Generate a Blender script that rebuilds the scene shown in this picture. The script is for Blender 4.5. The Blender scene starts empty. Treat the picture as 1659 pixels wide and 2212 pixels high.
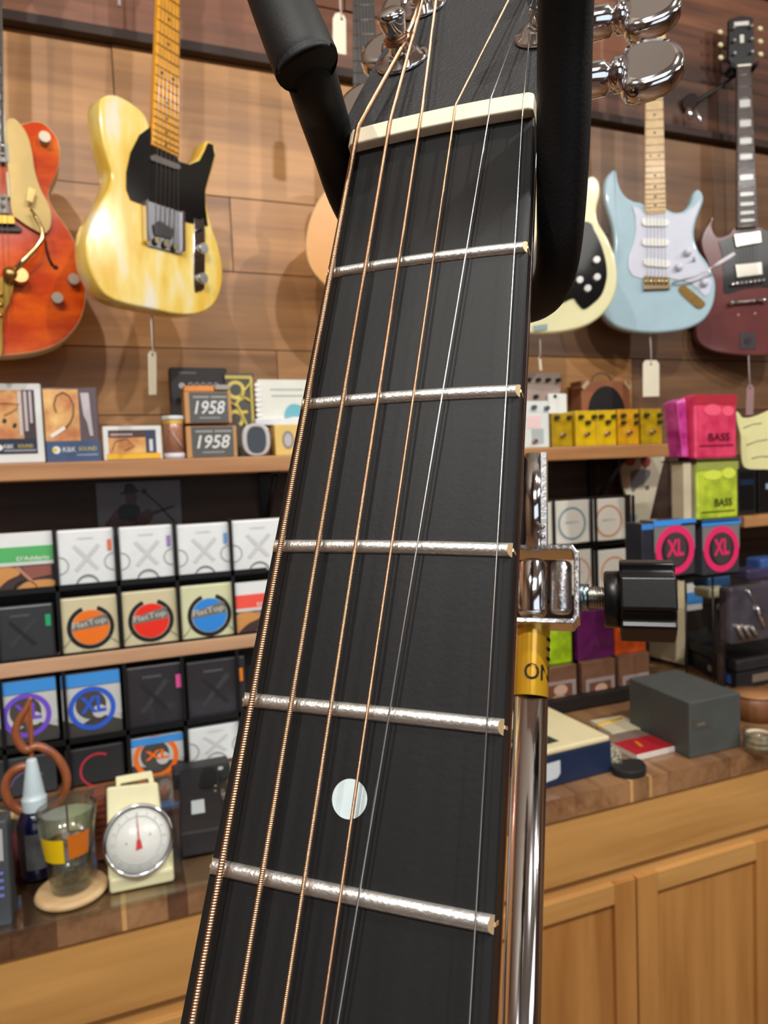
import bpy, bmesh, math, random
from mathutils import Vector as V, Matrix as Mx
random.seed(7)
sc = bpy.context.scene
C = sc.collection
# ---------------------------------------------------------------- camera
CAMZ = 1.55
CAM = V((0, 0, CAMZ))
F, CX, CY = 1534.0, 829.5, 1106.0
Xc = V((4000, -250, 1534)).normalized()
Dn = V((974, 25000, 1534)); Dn = (Dn - Xc * Dn.dot(Xc)).normalized()
Zc = -Dn
Yc = Zc.cross(Xc)
M3 = Mx((Xc, Yc, Zc))                       # camera (x right, y down, z forward) -> world
cam_d = bpy.data.cameras.new('camera'); cam = bpy.data.objects.new('camera', cam_d); C.objects.link(cam)
r_, u_, b_ = M3 @ V((1, 0, 0)), -(M3 @ V((0, 1, 0))), -(M3 @ V((0, 0, 1)))
cam.matrix_world = Mx(((r_.x, u_.x, b_.x, 0), (r_.y, u_.y, b_.y, 0), (r_.z, u_.z, b_.z, CAMZ), (0, 0, 0, 1)))
cam_d.sensor_fit = 'VERTICAL'; cam_d.sensor_height = 36; cam_d.lens = F / 2212 * 36
cam_d.clip_start = 0.01; cam_d.clip_end = 50
cam_d.dof.use_dof = True; cam_d.dof.focus_distance = 0.148; cam_d.dof.aperture_fstop = 36
sc.camera = cam
# ---------------------------------------------------------------- world, exposure, lamps
w = bpy.data.worlds.new('world'); sc.world = w; w.use_nodes = True
w.node_tree.nodes['Background'].inputs[0].default_value = (1.0, .93, .85, 1)
w.node_tree.nodes['Background'].inputs[1].default_value = .012
sc.view_settings.view_transform = 'Standard'; sc.view_settings.look = 'None'
sc.view_settings.exposure = 0.28; sc.view_settings.gamma = 1
LAMPS = [(-1.05, -.45, 95), (-.35, -.5, 105), (.75, -.4, 95), (1.75, -.3, 95), (2.7, -.2, 70)]
def lamp(name, kind, loc, power, size, aim, color=(1, .965, .915), cone=150, size_y=None):
    l = bpy.data.lights.new(name, kind); l.energy = power; l.color = color
    if kind == 'AREA':
        l.shape = 'RECTANGLE'; l.size = size; l.size_y = size_y or size
    else:
        l.shadow_soft_size = size
        if kind == 'SPOT': l.spot_size = math.radians(cone); l.spot_blend = .6
    o = bpy.data.objects.new(name, l); C.objects.link(o); o.location = loc
    o.rotation_euler = (V(aim) - V(loc)).to_track_quat('-Z', 'Y').to_euler()
    return o
for i_, (x_, y_, p_) in enumerate(LAMPS):
    lamp('spot_lamp_light', 'SPOT', (x_, y_, 3.06), p_, .03, (x_ + .05, 1.5, 1.35))
lamp('ceiling_fill_light', 'AREA', (-.4, -1.6, 3.1), 10, 1.6, (-.2, -1.2, 0), size_y=1.0)  # unseen general fill added below the ceiling, not a real panel
lamp('ceiling_fill_light', 'AREA', (2.2, -1.6, 3.1), 9, 1.6, (2.0, -1.2, 0), size_y=1.0)  # second added fill, further right
lamp('added_window_light', 'AREA', (.2, -3.5, 1.75), 16, 3.0, (.2, 0, 1.75), color=(.78, .9, 1), size_y=1.7)  # unseen window light, added behind the camera for reflections and cool fill

# ---------------------------------------------------------------- pixel -> place
def ray(px, py): return M3 @ V(((px - CX) / F, (py - CY) / F, 1))
def PY(px, py, y): r = ray(px, py); return CAM + r * (y / r.y)
def PZ(px, py, z): r = ray(px, py); return CAM + r * ((z - CAMZ) / r.z)
def PD(px, py, d): return CAM + ray(px, py) * d
def PN(px, py, p0, n): r = ray(px, py); return CAM + r * ((p0 - CAM).dot(n) / r.dot(n))
def yaw(a): a = math.radians(a); return V((math.sin(a), -math.cos(a), 0))
# ---------------------------------------------------------------- materials
def lin(c):
    return tuple(((v / 255) / 12.92 if v / 255 <= .04045 else ((v / 255 + .055) / 1.055) ** 2.4) for v in c) + (1,)
MATS = {}
def mat(c, rough=.5, metal=0, coat=0, noise=0, ns=20, bump=0, bs=60, trans=0, ior=1.45, emit=0, sheen=0, spec=.5):
    key = (c, rough, metal, coat, noise, ns, bump, bs, trans, ior, emit)
    if key in MATS: return MATS[key]
    m = bpy.data.materials.new('paint_%d' % len(MATS)); m.use_nodes = True
    nt = m.node_tree; b = nt.nodes['Principled BSDF']
    b.inputs['Base Color'].default_value = lin(c); b.inputs['Roughness'].default_value = rough
    b.inputs['Metallic'].default_value = metal; b.inputs['Coat Weight'].default_value = coat
    b.inputs['Coat Roughness'].default_value = .06
    b.inputs['Transmission Weight'].default_value = trans; b.inputs['IOR'].default_value = ior
    b.inputs['Specular IOR Level'].default_value = spec
    if emit:
        b.inputs['Emission Color'].default_value = lin(c); b.inputs['Emission Strength'].default_value = emit
    tc = nt.nodes.new('ShaderNodeTexCoord')
    if noise or (not trans and not metal):
        n = nt.nodes.new('ShaderNodeTexNoise'); n.inputs['Scale'].default_value = ns; n.inputs['Detail'].default_value = 4
        nt.links.new(tc.outputs['Object'], n.inputs['Vector'])
        r = nt.nodes.new('ShaderNodeMapRange'); a = noise or .04
        r.inputs['From Min'].default_value = .3; r.inputs['From Max'].default_value = .7
        r.inputs['To Min'].default_value = 1 - a; r.inputs['To Max'].default_value = 1 + a
        nt.links.new(n.outputs['Fac'], r.inputs['Value'])
        mx = nt.nodes.new('ShaderNodeVectorMath'); mx.operation = 'SCALE'
        mx.inputs[0].default_value = lin(c)[:3]
        nt.links.new(r.outputs['Result'], mx.inputs['Scale']); nt.links.new(mx.outputs[0], b.inputs['Base Color'])
    if bump:
        n2 = nt.nodes.new('ShaderNodeTexNoise'); n2.inputs['Scale'].default_value = bs; n2.inputs['Detail'].default_value = 3
        nt.links.new(tc.outputs['Object'], n2.inputs['Vector'])
        bp = nt.nodes.new('ShaderNodeBump'); bp.inputs['Strength'].default_value = bump; bp.inputs['Distance'].default_value = .002
        nt.links.new(n2.outputs['Fac'], bp.inputs['Height']); nt.links.new(bp.outputs[0], b.inputs['Normal'])
    MATS[key] = m; return m
def wood(c1, c2, axis=0, scale=14, rough=.45, island=0, coat=0, stretch=.07, name='wood', contrast=1.0):
    m = bpy.data.materials.new(name); m.use_nodes = True; nt = m.node_tree; b = nt.nodes['Principled BSDF']
    b.inputs['Roughness'].default_value = rough; b.inputs['Coat Weight'].default_value = coat
    b.inputs['Coat Roughness'].default_value = .15
    tc = nt.nodes.new('ShaderNodeTexCoord'); mp = nt.nodes.new('ShaderNodeMapping')
    s = [1, 1, 1]; s[axis] = stretch; mp.inputs['Scale'].default_value = s
    nt.links.new(tc.outputs['Object'], mp.inputs['Vector'])
    geo = nt.nodes.new('ShaderNodeNewGeometry')
    if island:
        cb = nt.nodes.new('ShaderNodeCombineXYZ'); ml = nt.nodes.new('ShaderNodeMath'); ml.operation = 'MULTIPLY'; ml.inputs[1].default_value = 37
        nt.links.new(geo.outputs['Random Per Island'], ml.inputs[0])
        for k in range(3): nt.links.new(ml.outputs[0], cb.inputs[k])
        nt.links.new(cb.outputs[0], mp.inputs['Location'])
    n = nt.nodes.new('ShaderNodeTexNoise'); n.inputs['Scale'].default_value = scale; n.inputs['Detail'].default_value = 6
    n.inputs['Distortion'].default_value = .6
    nt.links.new(mp.outputs[0], n.inputs['Vector'])
    n2 = nt.nodes.new('ShaderNodeTexNoise'); n2.inputs['Scale'].default_value = scale * 6; n2.inputs['Detail'].default_value = 3
    nt.links.new(mp.outputs[0], n2.inputs['Vector'])
    ad = nt.nodes.new('ShaderNodeMath'); ad.operation = 'MULTIPLY_ADD'; ad.inputs[1].default_value = .35; 
    nt.links.new(n2.outputs['Fac'], ad.inputs[0]); nt.links.new(n.outputs['Fac'], ad.inputs[2])
    r = nt.nodes.new('ShaderNodeMapRange'); r.inputs['From Min'].default_value = .67 - .2 / contrast; r.inputs['From Max'].default_value = .67 + .2 / contrast
    nt.links.new(ad.outputs[0], r.inputs['Value'])
    mx = nt.nodes.new('ShaderNodeMix'); mx.data_type = 'RGBA'; mx.inputs['A'].default_value = lin(c1); mx.inputs['B'].default_value = lin(c2)
    nt.links.new(r.outputs['Result'], mx.inputs['Factor'])
    out = mx.outputs['Result']
    if island:
        r2 = nt.nodes.new('ShaderNodeMapRange'); r2.inputs['To Min'].default_value = 1 - island; r2.inputs['To Max'].default_value = 1 + island
        nt.links.new(geo.outputs['Random Per Island'], r2.inputs['Value'])
        sc_ = nt.nodes.new('ShaderNodeVectorMath'); sc_.operation = 'SCALE'
        nt.links.new(out, sc_.inputs[0]); nt.links.new(r2.outputs['Result'], sc_.inputs['Scale']); out = sc_.outputs[0]
    nt.links.new(out, b.inputs['Base Color'])
    return m
def patchy(c1, c2, scale, lo=.45, hi=.55, rough=.25, coat=.6, stretch=(1, 1, 1), c3=None, detail=5, metal=0):
    m = bpy.data.materials.new('patchy'); m.use_nodes = True; nt = m.node_tree; b = nt.nodes['Principled BSDF']
    b.inputs['Roughness'].default_value = rough; b.inputs['Coat Weight'].default_value = coat; b.inputs['Metallic'].default_value = metal
    b.inputs['Coat Roughness'].default_value = .08
    tc = nt.nodes.new('ShaderNodeTexCoord'); mp = nt.nodes.new('ShaderNodeMapping'); mp.inputs['Scale'].default_value = stretch
    nt.links.new(tc.outputs['Object'], mp.inputs['Vector'])
    n = nt.nodes.new('ShaderNodeTexNoise'); n.inputs['Scale'].default_value = scale; n.inputs['Detail'].default_value = detail
    nt.links.new(mp.outputs[0], n.inputs['Vector'])
    r = nt.nodes.new('ShaderNodeValToRGB'); e = r.color_ramp.elements
    e[0].position = lo; e[0].color = lin(c1); e[1].position = hi; e[1].color = lin(c2)
    if c3: x = e.new(min(.99, hi + .12)); x.color = lin(c3)
    nt.links.new(n.outputs['Fac'], r.inputs['Fac']); nt.links.new(r.outputs['Color'], b.inputs['Base Color'])
    return m
def glassmat(c=(255, 255, 255), tint=(246, 250, 248)):
    """thin clear glass: straight-through transmission plus mirror reflection by Fresnel"""
    m = bpy.data.materials.new('clear_glass'); m.use_nodes = True; nt = m.node_tree; nt.nodes.remove(nt.nodes['Principled BSDF'])
    tr = nt.nodes.new('ShaderNodeBsdfTransparent'); tr.inputs[0].default_value = lin(tint)
    gl = nt.nodes.new('ShaderNodeBsdfGlossy'); gl.inputs['Roughness'].default_value = .03
    lw = nt.nodes.new('ShaderNodeLayerWeight'); lw.inputs[0].default_value = .5; pw = nt.nodes.new('ShaderNodeMath'); pw.operation = 'POWER'; pw.inputs[1].default_value = 3
    ma = nt.nodes.new('ShaderNodeMath'); ma.operation = 'MULTIPLY_ADD'; ma.inputs[1].default_value = .75; ma.inputs[2].default_value = .06; mx = nt.nodes.new('ShaderNodeMixShader')
    nt.links.new(lw.outputs['Facing'], pw.inputs[0]); nt.links.new(pw.outputs[0], ma.inputs[0]); nt.links.new(ma.outputs[0], mx.inputs[0]); nt.links.new(tr.outputs[0], mx.inputs[1]); nt.links.new(gl.outputs[0], mx.inputs[2])
    nt.links.new(mx.outputs[0], nt.nodes['Material Output'].inputs[0]); return m
BLACK = mat((14, 14, 15), .45); CHROME = mat((225, 225, 228), .09, 1); CHROME2 = mat((225, 225, 228), .3, 1, noise=.1, bump=.2, bs=500)
WHITE = mat((232, 234, 232), .5); STEEL = mat((190, 190, 195), .25, 1)
# ---------------------------------------------------------------- mesh builder
WM = {}
class MB:
    def __init__(s): s.v = []; s.f = []; s.m = []; s.s = []
    def add(s, vs, fs, mi=0, smooth=False):
        o = len(s.v); s.v += [V(v) for v in vs]
        for k, f in enumerate(fs):
            s.f.append([i + o for i in f]); s.m.append(mi)
            s.s.append(smooth[k] if isinstance(smooth, list) else smooth)
        return s
    def bx(s, x0, x1, y0, y1, z0, z1, mi=0):
        return s.add([(x, y, z) for z in (z0, z1) for y in (y0, y1) for x in (x0, x1)],
                     [(0, 1, 3, 2), (4, 6, 7, 5), (0, 4, 5, 1), (2, 3, 7, 6), (0, 2, 6, 4), (1, 5, 7, 3)], mi)
    def obx(s, c, ax, ay, az, mi=0):          # centre and three half-axes
        c = V(c); ax, ay, az = V(ax), V(ay), V(az)
        return s.add([c + ax * i + ay * j + az * k for k in (-1, 1) for j in (-1, 1) for i in (-1, 1)],
                     [(0, 1, 3, 2), (4, 6, 7, 5), (0, 4, 5, 1), (2, 3, 7, 6), (0, 2, 6, 4), (1, 5, 7, 3)], mi)
    def prism(s, pts, off, mi=0, smooth=False, chamfer=0, mi2=None):
        n = len(pts); off = V(off); pts = [V(p) for p in pts]
        loops = []
        if chamfer:
            c = sum(pts, V()) / n; d = off.normalized()
            # inset by moving every vertex along its local inward normal
            def inset(k):
                out = []
                nn = V((0, 0, 0))
                for i in range(n): nn += (pts[i] - c).cross(pts[(i + 1) % n] - c)
                nn.normalize()
                for i in range(n):
                    t = (pts[(i + 1) % n] - pts[i - 1]).normalized(); out.append(pts[i] - t.cross(nn) * k * -1 * -1)
                return out
            L = off.length; ch = chamfer
            for kk, hh in ((1, 0), (.3, .3), (0, 1)):
                loops.append([p + d * ch * hh for p in inset(ch * kk)])
            for kk, hh in ((0, 1), (.3, .3), (1, 0)):
                loops.append([p + d * (L - ch * hh) for p in inset(ch * kk)])
        else: loops = [pts, [p + off for p in pts]]
        vs = [p for l in loops for p in l]; K = len(loops)
        fs = [list(range(n))]; sm = [False]
        fs.append([(K - 1) * n + i for i in reversed(range(n))]); sm.append(False)
        for k in range(K - 1):
            for i in range(n):
                j = (i + 1) % n; fs.append([k * n + i, (k + 1) * n + i, (k + 1) * n + j, k * n + j]); sm.append(smooth)
        o = len(s.f); s.add(vs, fs, mi, sm)
        if mi2 is not None: s.m[o] = mi2
        return s
    def tube(s, pts, r, n=12, mi=0, closed=False, caps=True):
        pts = [V(p) for p in pts]; m = len(pts); rs = r if isinstance(r, (list, tuple)) else [r] * m
        vs = []; up = None
        for i, p in enumerate(pts):
            if closed: t = pts[(i + 1) % m] - pts[i - 1]
            else: t = pts[min(i + 1, m - 1)] - pts[max(i - 1, 0)]
            t.normalize()
            if up is None:
                up = t.cross(V((0, 0, 1)));
                if up.length < .1: up = t.cross(V((1, 0, 0)))
                up.normalize()
            else: up = (up - t * up.dot(t)).normalized()
            bt = t.cross(up)
            for k in range(n):
                a = 2 * math.pi * k / n; vs.append(p + (up * math.cos(a) + bt * math.sin(a)) * rs[i])
        fs = []
        for i in range(m if closed else m - 1):
            j = (i + 1) % m
            for k in range(n): l = (k + 1) % n; fs.append((i * n + k, i * n + l, j * n + l, j * n + k))
        sm = [True] * len(fs)
        if caps and not closed: fs += [tuple(range(n)), tuple((m - 1) * n + k for k in reversed(range(n)))]; sm += [False, False]
        return s.add(vs, fs, mi, sm)
    def cyl(s, p0, p1, r0, r1=None, n=24, mi=0): return s.tube([p0, p1], [r0, r0 if r1 is None else r1], n, mi)
    def lathe(s, prof, o, ax, n=32, mi=0, a0=0, a1=360, ref=None):
        o = V(o); ax = V(ax).normalized(); u = V(ref) if ref else (ax.cross(V((0, 1, 0))) if abs(ax.y) < .9 else ax.cross(V((1, 0, 0))))
        u = (u - ax * u.dot(ax)).normalized(); v = ax.cross(u); full = a1 - a0 >= 360
        K = n if full else n + 1; vs = []
        for i in range(K):
            a = math.radians(a0 + (a1 - a0) * i / n)
            for (r, h) in prof: vs.append(o + ax * h + (u * math.cos(a) + v * math.sin(a)) * r)
        P = len(prof); fs = []
        for i in range(n):
            j = (i + 1) % K
            for k in range(P - 1): fs.append((i * P + k, j * P + k, j * P + k + 1, i * P + k + 1))
        return s.add(vs, fs, mi, True)
    def ball(s, c, r, mi=0, n=12, sq=(1, 1, 1)):
        prof = [(math.sin(math.pi * k / n) * r, -math.cos(math.pi * k / n) * r) for k in range(n + 1)]
        o = len(s.v); s.lathe(prof, (0, 0, 0), (0, 0, 1), n * 2, mi)
        for i in range(o, len(s.v)): q = s.v[i]; s.v[i] = V(c) + V((q.x * sq[0], q.y * sq[1], q.z * sq[2]))
        return s
    def text(s, txt, c, ux, uz, h, w=None, mi=0, ext=.0004, shear=0, fat=.012):
        cu = bpy.data.curves.new('t', 'FONT'); cu.body = txt; cu.extrude = 0; cu.resolution_u = 3; cu.shear = shear
        cu.offset = .035 if txt == 'XL' else fat; cu.shear = .25 if txt == '1958' else shear
        ob = bpy.data.objects.new('t', cu); C.objects.link(ob)
        dg = bpy.context.evaluated_depsgraph_get(); me = bpy.data.meshes.new_from_object(ob.evaluated_get(dg))
        bpy.data.objects.remove(ob); bpy.data.curves.remove(cu)
        xs = [v.co.x for v in me.vertices]; ys = [v.co.y for v in me.vertices]
        if not xs: return s
        x0, x1, y0, y1 = min(xs), max(xs), min(ys), max(ys); k = h / (y1 - y0); kx = (w / (x1 - x0)) if w else k
        ux = V(ux).normalized(); uz = V(uz).normalized(); nn = ux.cross(uz)
        P = [V(c) + ux * (v.co.x - (x0 + x1) / 2) * kx + uz * (v.co.y - (y0 + y1) / 2) * k + nn * ext for v in me.vertices]
        s.add(P, [tuple(p.vertices) for p in me.polygons], mi); bpy.data.meshes.remove(me)
        return s
    def build(s, name, mats, parent=None, bevel=0, seg=2, fix=True):
        if not isinstance(mats, (list, tuple)): mats = [mats]
        me = bpy.data.meshes.new(name)
        if parent is not None:
            inv = WM[parent.name].inverted(); pts = [inv @ p for p in s.v]; loc = V()
        else:
            lo = V([min(p[k] for p in s.v) for k in range(3)]); hi = V([max(p[k] for p in s.v) for k in range(3)])
            loc = V(((lo.x + hi.x) / 2, (lo.y + hi.y) / 2, lo.z)); pts = [p - loc for p in s.v]
        me.from_pydata([tuple(p) for p in pts], [], s.f)
        for i, p in enumerate(me.polygons): p.material_index = s.m[i]; p.use_smooth = s.s[i]
        for m in mats: me.materials.append(m)
        if fix:
            bm = bmesh.new(); bm.from_mesh(me); bmesh.ops.recalc_face_normals(bm, faces=bm.faces); bm.to_mesh(me); bm.free()
        o = bpy.data.objects.new(name, me); C.objects.link(o); o.location = loc
        if parent is not None: o.parent = parent; WM[o.name] = WM[parent.name].copy()
        else: WM[o.name] = Mx.Translation(loc)
        if bevel:
            b = o.modifiers.new('bevel', 'BEVEL'); b.width = bevel; b.segments = seg; b.limit_method = 'ANGLE'; b.angle_limit = math.radians(50)
        return o
def tag(o, label, cat, group=None):
    o['label'] = label; o['category'] = cat
    if group: o['group'] = group
    return o
def thing(name, label, cat, loc, group=None, mw=None):
    o = bpy.data.objects.new(name, None); C.objects.link(o); o.empty_display_size = .02
    mw = mw if mw is not None else Mx.Translation(V(loc)); o.matrix_world = mw; WM[o.name] = mw.copy()
    return tag(o, label, cat, group)
def struct(o): o['kind'] = 'structure'; return o
def smooth(pts, k=5, closed=True):
    n = len(pts); out = []; pts = [V(p) for p in pts]
    for i in range(n if closed else n - 1):
        g = (lambda j: pts[j % n]) if closed else (lambda j: pts[max(0, min(n - 1, j))])
        p0, p1, p2, p3 = g(i - 1), g(i), g(i + 1), g(i + 2)
        for q in range(k):
            t = q / k
            out.append(.5 * ((2 * p1) + (p2 - p0) * t + (2 * p0 - 5 * p1 + 4 * p2 - p3) * t * t + (3 * p1 - p0 - 3 * p2 + p3) * t ** 3))
    if not closed: out.append(pts[-1])
    return out
def sm2(pts, k=5, closed=True): return [(p.x, p.y) for p in smooth([(a, b, 0) for a, b in pts], k, closed)]
# flat frame: origin (bottom left), full-width vector, full-height vector
class Fr:
    def __init__(s, o, u, w): s.o = V(o); s.u = V(u); s.w = V(w); s.n = s.u.cross(s.w).normalized(); s.U = s.u.normalized(); s.W = s.w.normalized(); s.lw = s.u.length; s.lh = s.w.length
    def p(s, a, b, h=0): return s.o + s.u * a + s.w * b + s.n * h
def frect(xL, yT, xR, yB, D, n=None):
    mx, my = (xL + xR) / 2, (yT + yB) / 2
    x0, x1 = PY(xL, my, D).x, PY(xR, my, D).x; z1, z0 = PY(mx, yT, D).z, PY(mx, yB, D).z
    return Fr((x0, D, z0), (x1 - x0, 0, 0), (0, 0, z1 - z0))
def fquad(bl, br, tl, p0, n):                 # frame on an arbitrary plane from three pixels
    a = PN(*bl, p0, n); b = PN(*br, p0, n); c = PN(*tl, p0, n); return Fr(a, b - a, c - a)
def deco(parent, fr, items, base=.0004):
    for i, it in enumerate(items):
        kind, name, m = it[0], it[1], it[2]; a = it[3:]; mb = MB(); h = base + .0003 * i; t = .0005
        if not isinstance(m, bpy.types.Material): m = mat(m, .45)
        if kind == 'rect': u0, v0, u1, v1 = a; mb.prism([fr.p(u0, v0, h + t), fr.p(u1, v0, h + t), fr.p(u1, v1, h + t), fr.p(u0, v1, h + t)], -fr.n * t)
        elif kind == 'poly': mb.prism([fr.p(x, y, h + t) for x, y in a[0]], -fr.n * t)
        elif kind == 'blob': mb.prism([fr.p(x, y, h + t) for x, y in sm2(a[0], 5)], -fr.n * t)
        elif kind == 'disc':
            cu, cv, r = a[:3]; ry = a[3] if len(a) > 3 else r
            mb.prism([fr.p(cu, cv, h + t) + (fr.U * math.cos(q) * r + fr.W * math.sin(q) * ry) * fr.lw for q in [2 * math.pi * k / 36 for k in range(36)]], -fr.n * t)
        elif kind == 'ring':
            cu, cv, r, wd = a[:4]; a0, a1 = (a[4], a[5]) if len(a) > 5 else (0, 360); N = 40
            c = fr.p(cu, cv, h + t); vs = []; fs = []
            for k in range(N + 1):
                q = math.radians(a0 + (a1 - a0) * k / N); d = fr.U * math.cos(q) + fr.W * math.sin(q)
                for rr, hh in ((r - wd / 2, 0), (r + wd / 2, 0), (r + wd / 2, -t), (r - wd / 2, -t)): vs.append(c + d * rr * fr.lw + fr.n * hh)
            for k in range(N):
                for j in range(4): l = (j + 1) % 4; fs.append((k * 4 + j, k * 4 + l, k * 4 + 4 + l, k * 4 + 4 + j))
            mb.add(vs, fs)
        elif kind == 'text':
            s, cu, cv, hh = a[:4]; ww = a[4] if len(a) > 4 else None; rot = math.radians(a[5]) if len(a) > 5 else 0
            U = fr.U * math.cos(rot) + fr.W * math.sin(rot); W = fr.W * math.cos(rot) - fr.U * math.sin(rot)
            mb.text(s, fr.p(cu, cv, h + .0003), U, W, hh * fr.lh, ww * fr.lw if ww else None)
            if not mb.v: continue
        elif kind == 'line': mb.tube([fr.p(x, y, h + a[1] * .5) for x, y in a[0]], a[1], 6)
        mb.build(name, m, parent)
def boxy(name, label, cat, fr, depth, m, items=(), group=None, bev=.002, body='box', sidem=None):
    c = fr.p(.5, 0) - fr.n * depth / 2
    t = thing(name, label, cat, c, group)
    mb = MB().prism([fr.p(0, 0), fr.p(1, 0), fr.p(1, 1), fr.p(0, 1)], -fr.n * depth, mi=(1 if sidem else 0), mi2=0)
    mb.build(body, [m, sidem] if sidem else m, t, bev)
    deco(t, fr, items)
    return t
# ================================================================ SETTING
WY = 1.80
wall_l = wood((140, 96, 56), (204, 150, 92), 0, 9, .42, .16, name='cedar_boards')
wall_d = wood((74, 52, 38), (128, 94, 66), 0, 9, .45, .2, name='dark_boards')
recl = wood((58, 36, 26), (128, 82, 58), 0, 7, .5, .35, name='reclaimed_boards', contrast=1.3)
mb = MB()
zt = PY(280, 66, WY - .035).z
zs = [.0, .28, .47, .66, .86, 1.06, 1.26, 1.548, 1.70, 1.86, zt - .018] if zt < 2.1 else [.0, .28, .47, .66, .86, 1.06, 1.26, 1.548, 1.70, 1.86, 2.05, 2.23, zt - .018]
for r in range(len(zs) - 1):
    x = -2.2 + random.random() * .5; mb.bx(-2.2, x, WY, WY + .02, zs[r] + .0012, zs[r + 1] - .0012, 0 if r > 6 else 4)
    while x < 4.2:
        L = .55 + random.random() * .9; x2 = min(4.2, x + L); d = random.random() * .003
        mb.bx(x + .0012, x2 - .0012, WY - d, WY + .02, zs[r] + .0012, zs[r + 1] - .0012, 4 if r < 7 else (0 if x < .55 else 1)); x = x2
mb.bx(-2.2, 4.2, WY + .015, WY + .06, 0, 3.25, 3)
z = zt
for r, hh in enumerate((.15, .17, .14, .19, .16, .14)):
    x = -2.2
    while x < 4.2:
        L = .5 + random.random() * .8; x2 = min(4.2, x + L); d = .012 + random.random() * .012
        mb.bx(x + .0015, x2 - .0015, WY - d, WY + .02, z + .002, min(3.24, z + hh) - .002, 2); x = x2
    z += hh
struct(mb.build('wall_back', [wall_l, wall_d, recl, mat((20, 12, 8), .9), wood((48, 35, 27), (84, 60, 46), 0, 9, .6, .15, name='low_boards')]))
struct(MB().bx(-2.2, 4.2, WY - .035, WY, zt - .02, zt + .001).build('shadow_line_1', mat((46, 28, 19), .6, noise=.2)))  # dark strip stands in for the shadow line below the reclaimed boards
struct(MB().bx(-2.3, 4.3, -3.6, 1.9, -.05, 0).build('floor', wood((96, 66, 44), (140, 102, 70), 0, 6, .4, name='floor_boards')))
struct(MB().bx(-2.3, 4.3, -3.6, 1.9, 3.25, 3.3).build('ceiling', mat((205, 200, 190), .8)))
struct(MB().bx(-2.3, -2.2, -3.6, 1.9, 0, 3.25).build('wall_left', mat((150, 120, 92), .7, noise=.1)))
struct(MB().bx(4.2, 4.3, -3.6, 1.9, 0, 3.25).build('wall_right', mat((140, 105, 75), .7, noise=.1)))
struct(MB().bx(-2.3, 4.3, -3.7, -3.6, 0, 3.25).build('wall_front', mat((160, 150, 140), .7, noise=.1)))
struct(MB().bx(-1.35, 1.75, -3.6, -3.56, .85, 2.65).build('added_window_1', mat((200, 214, 226), .3)))  # unseen pane added to go with the window light
# the lamps themselves on the ceiling
for i_, (x_, y_, p_) in enumerate(LAMPS):
    t = thing('track_lamp', 'black ceiling spot lamp above the guitars, number %d along the row is out of view' % (i_ + 1), 'lamp', (x_, y_, 3.25), 'ceiling spot lamps above the frame')
    t['label'] = 'black spot lamp on the ceiling aimed at the guitar wall'
    MB().cyl((x_, y_, 3.25), (x_, y_, 3.12), .008).cyl((x_, y_ - .01, 3.15), (x_, y_ + .02, 3.07), .045, .05).build('housing', BLACK, t)
# ================================================================ COUNTER
CF = 1.135; CT = .903
cabw = wood((170, 120, 62), (212, 162, 96), 0, 9, .42, name='cabinet_oak', coat=.15)
cabv = wood((156, 102, 48), (196, 142, 78), 2, 9, .42, name='cabinet_oak_upright', coat=.15)
zc = PY(800, 1875, CF).z
zc = CAMZ - .6095 * CF
zb = PY(1165, 1927, CF).z; zd = PY(1165, 1953, CF + .01).z; zi = PY(1165, 2007, CF).z
def xat(px, py): return PY(px, py, CF).x
cabs = [(-1.0, xat(250, 2200) - .52), (xat(250, 2200) - .52, .42), (.42, xat(1377, 2000) + .40), (xat(1377, 2000) + .40, 2.6)]
gapx = xat(1377, 2000); dwid = .385
cabs = [(gapx - .385 * 5, gapx - .385 * 3), (gapx - .385 * 3, gapx - .385), (gapx - .385, gapx + .385), (gapx + .385, gapx + .385 * 3)]
st = .052
for k, (x0, x1) in enumerate(cabs):
    t = thing('base_cabinet', ['honey wood base cabinet at the left end below the worktop', 'honey wood base cabinet below the scale and glass, wide board across its top',
              'honey wood base cabinet right of the chrome pole with two framed doors', 'honey wood base cabinet at the right edge under the jar'][k], 'cabinet', ((x0 + x1) / 2, CF + .3, 0))
    MB().bx(x0 + .001, x1 - .001, CF + .022, WY - .02, .09, zc).bx(x0 + .01, x1 - .01, CF + .06, WY - .02, 0, .09).build('carcass', cabv, t)
    MB().bx(x0 + .0005, x1 - .0005, CF, CF + .0215, zb, zc).build('top_board', cabw, t, .002)
    MB().bx(x0 + .0005, x1 - .0005, CF + .012, CF + .0215, zd - .012, zb - .0005).build('rail', cabw, t)
    for j in range(2):
        a = x0 + .003 + j * (x1 - x0) / 2; b = a + (x1 - x0) / 2 - .005
        d = MB(); y0, y1 = CF + .001, CF + .0214
        d.bx(a, a + st, y0, y1, .1, zd, 0).bx(b - st, b, y0, y1, .1, zd, 0)
        d.bx(a + st, b - st, y0, y1, zi, zd, 1).bx(a + st, b - st, y0, y1, .1, .1 + st, 1)
        o = d.build('door', [cabv, cabw], t, .0015)
        MB().bx(a + st, b - st, y0 + .009, y1 - .003, .1 + st, zi).build('panel', cabv, o)
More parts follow.
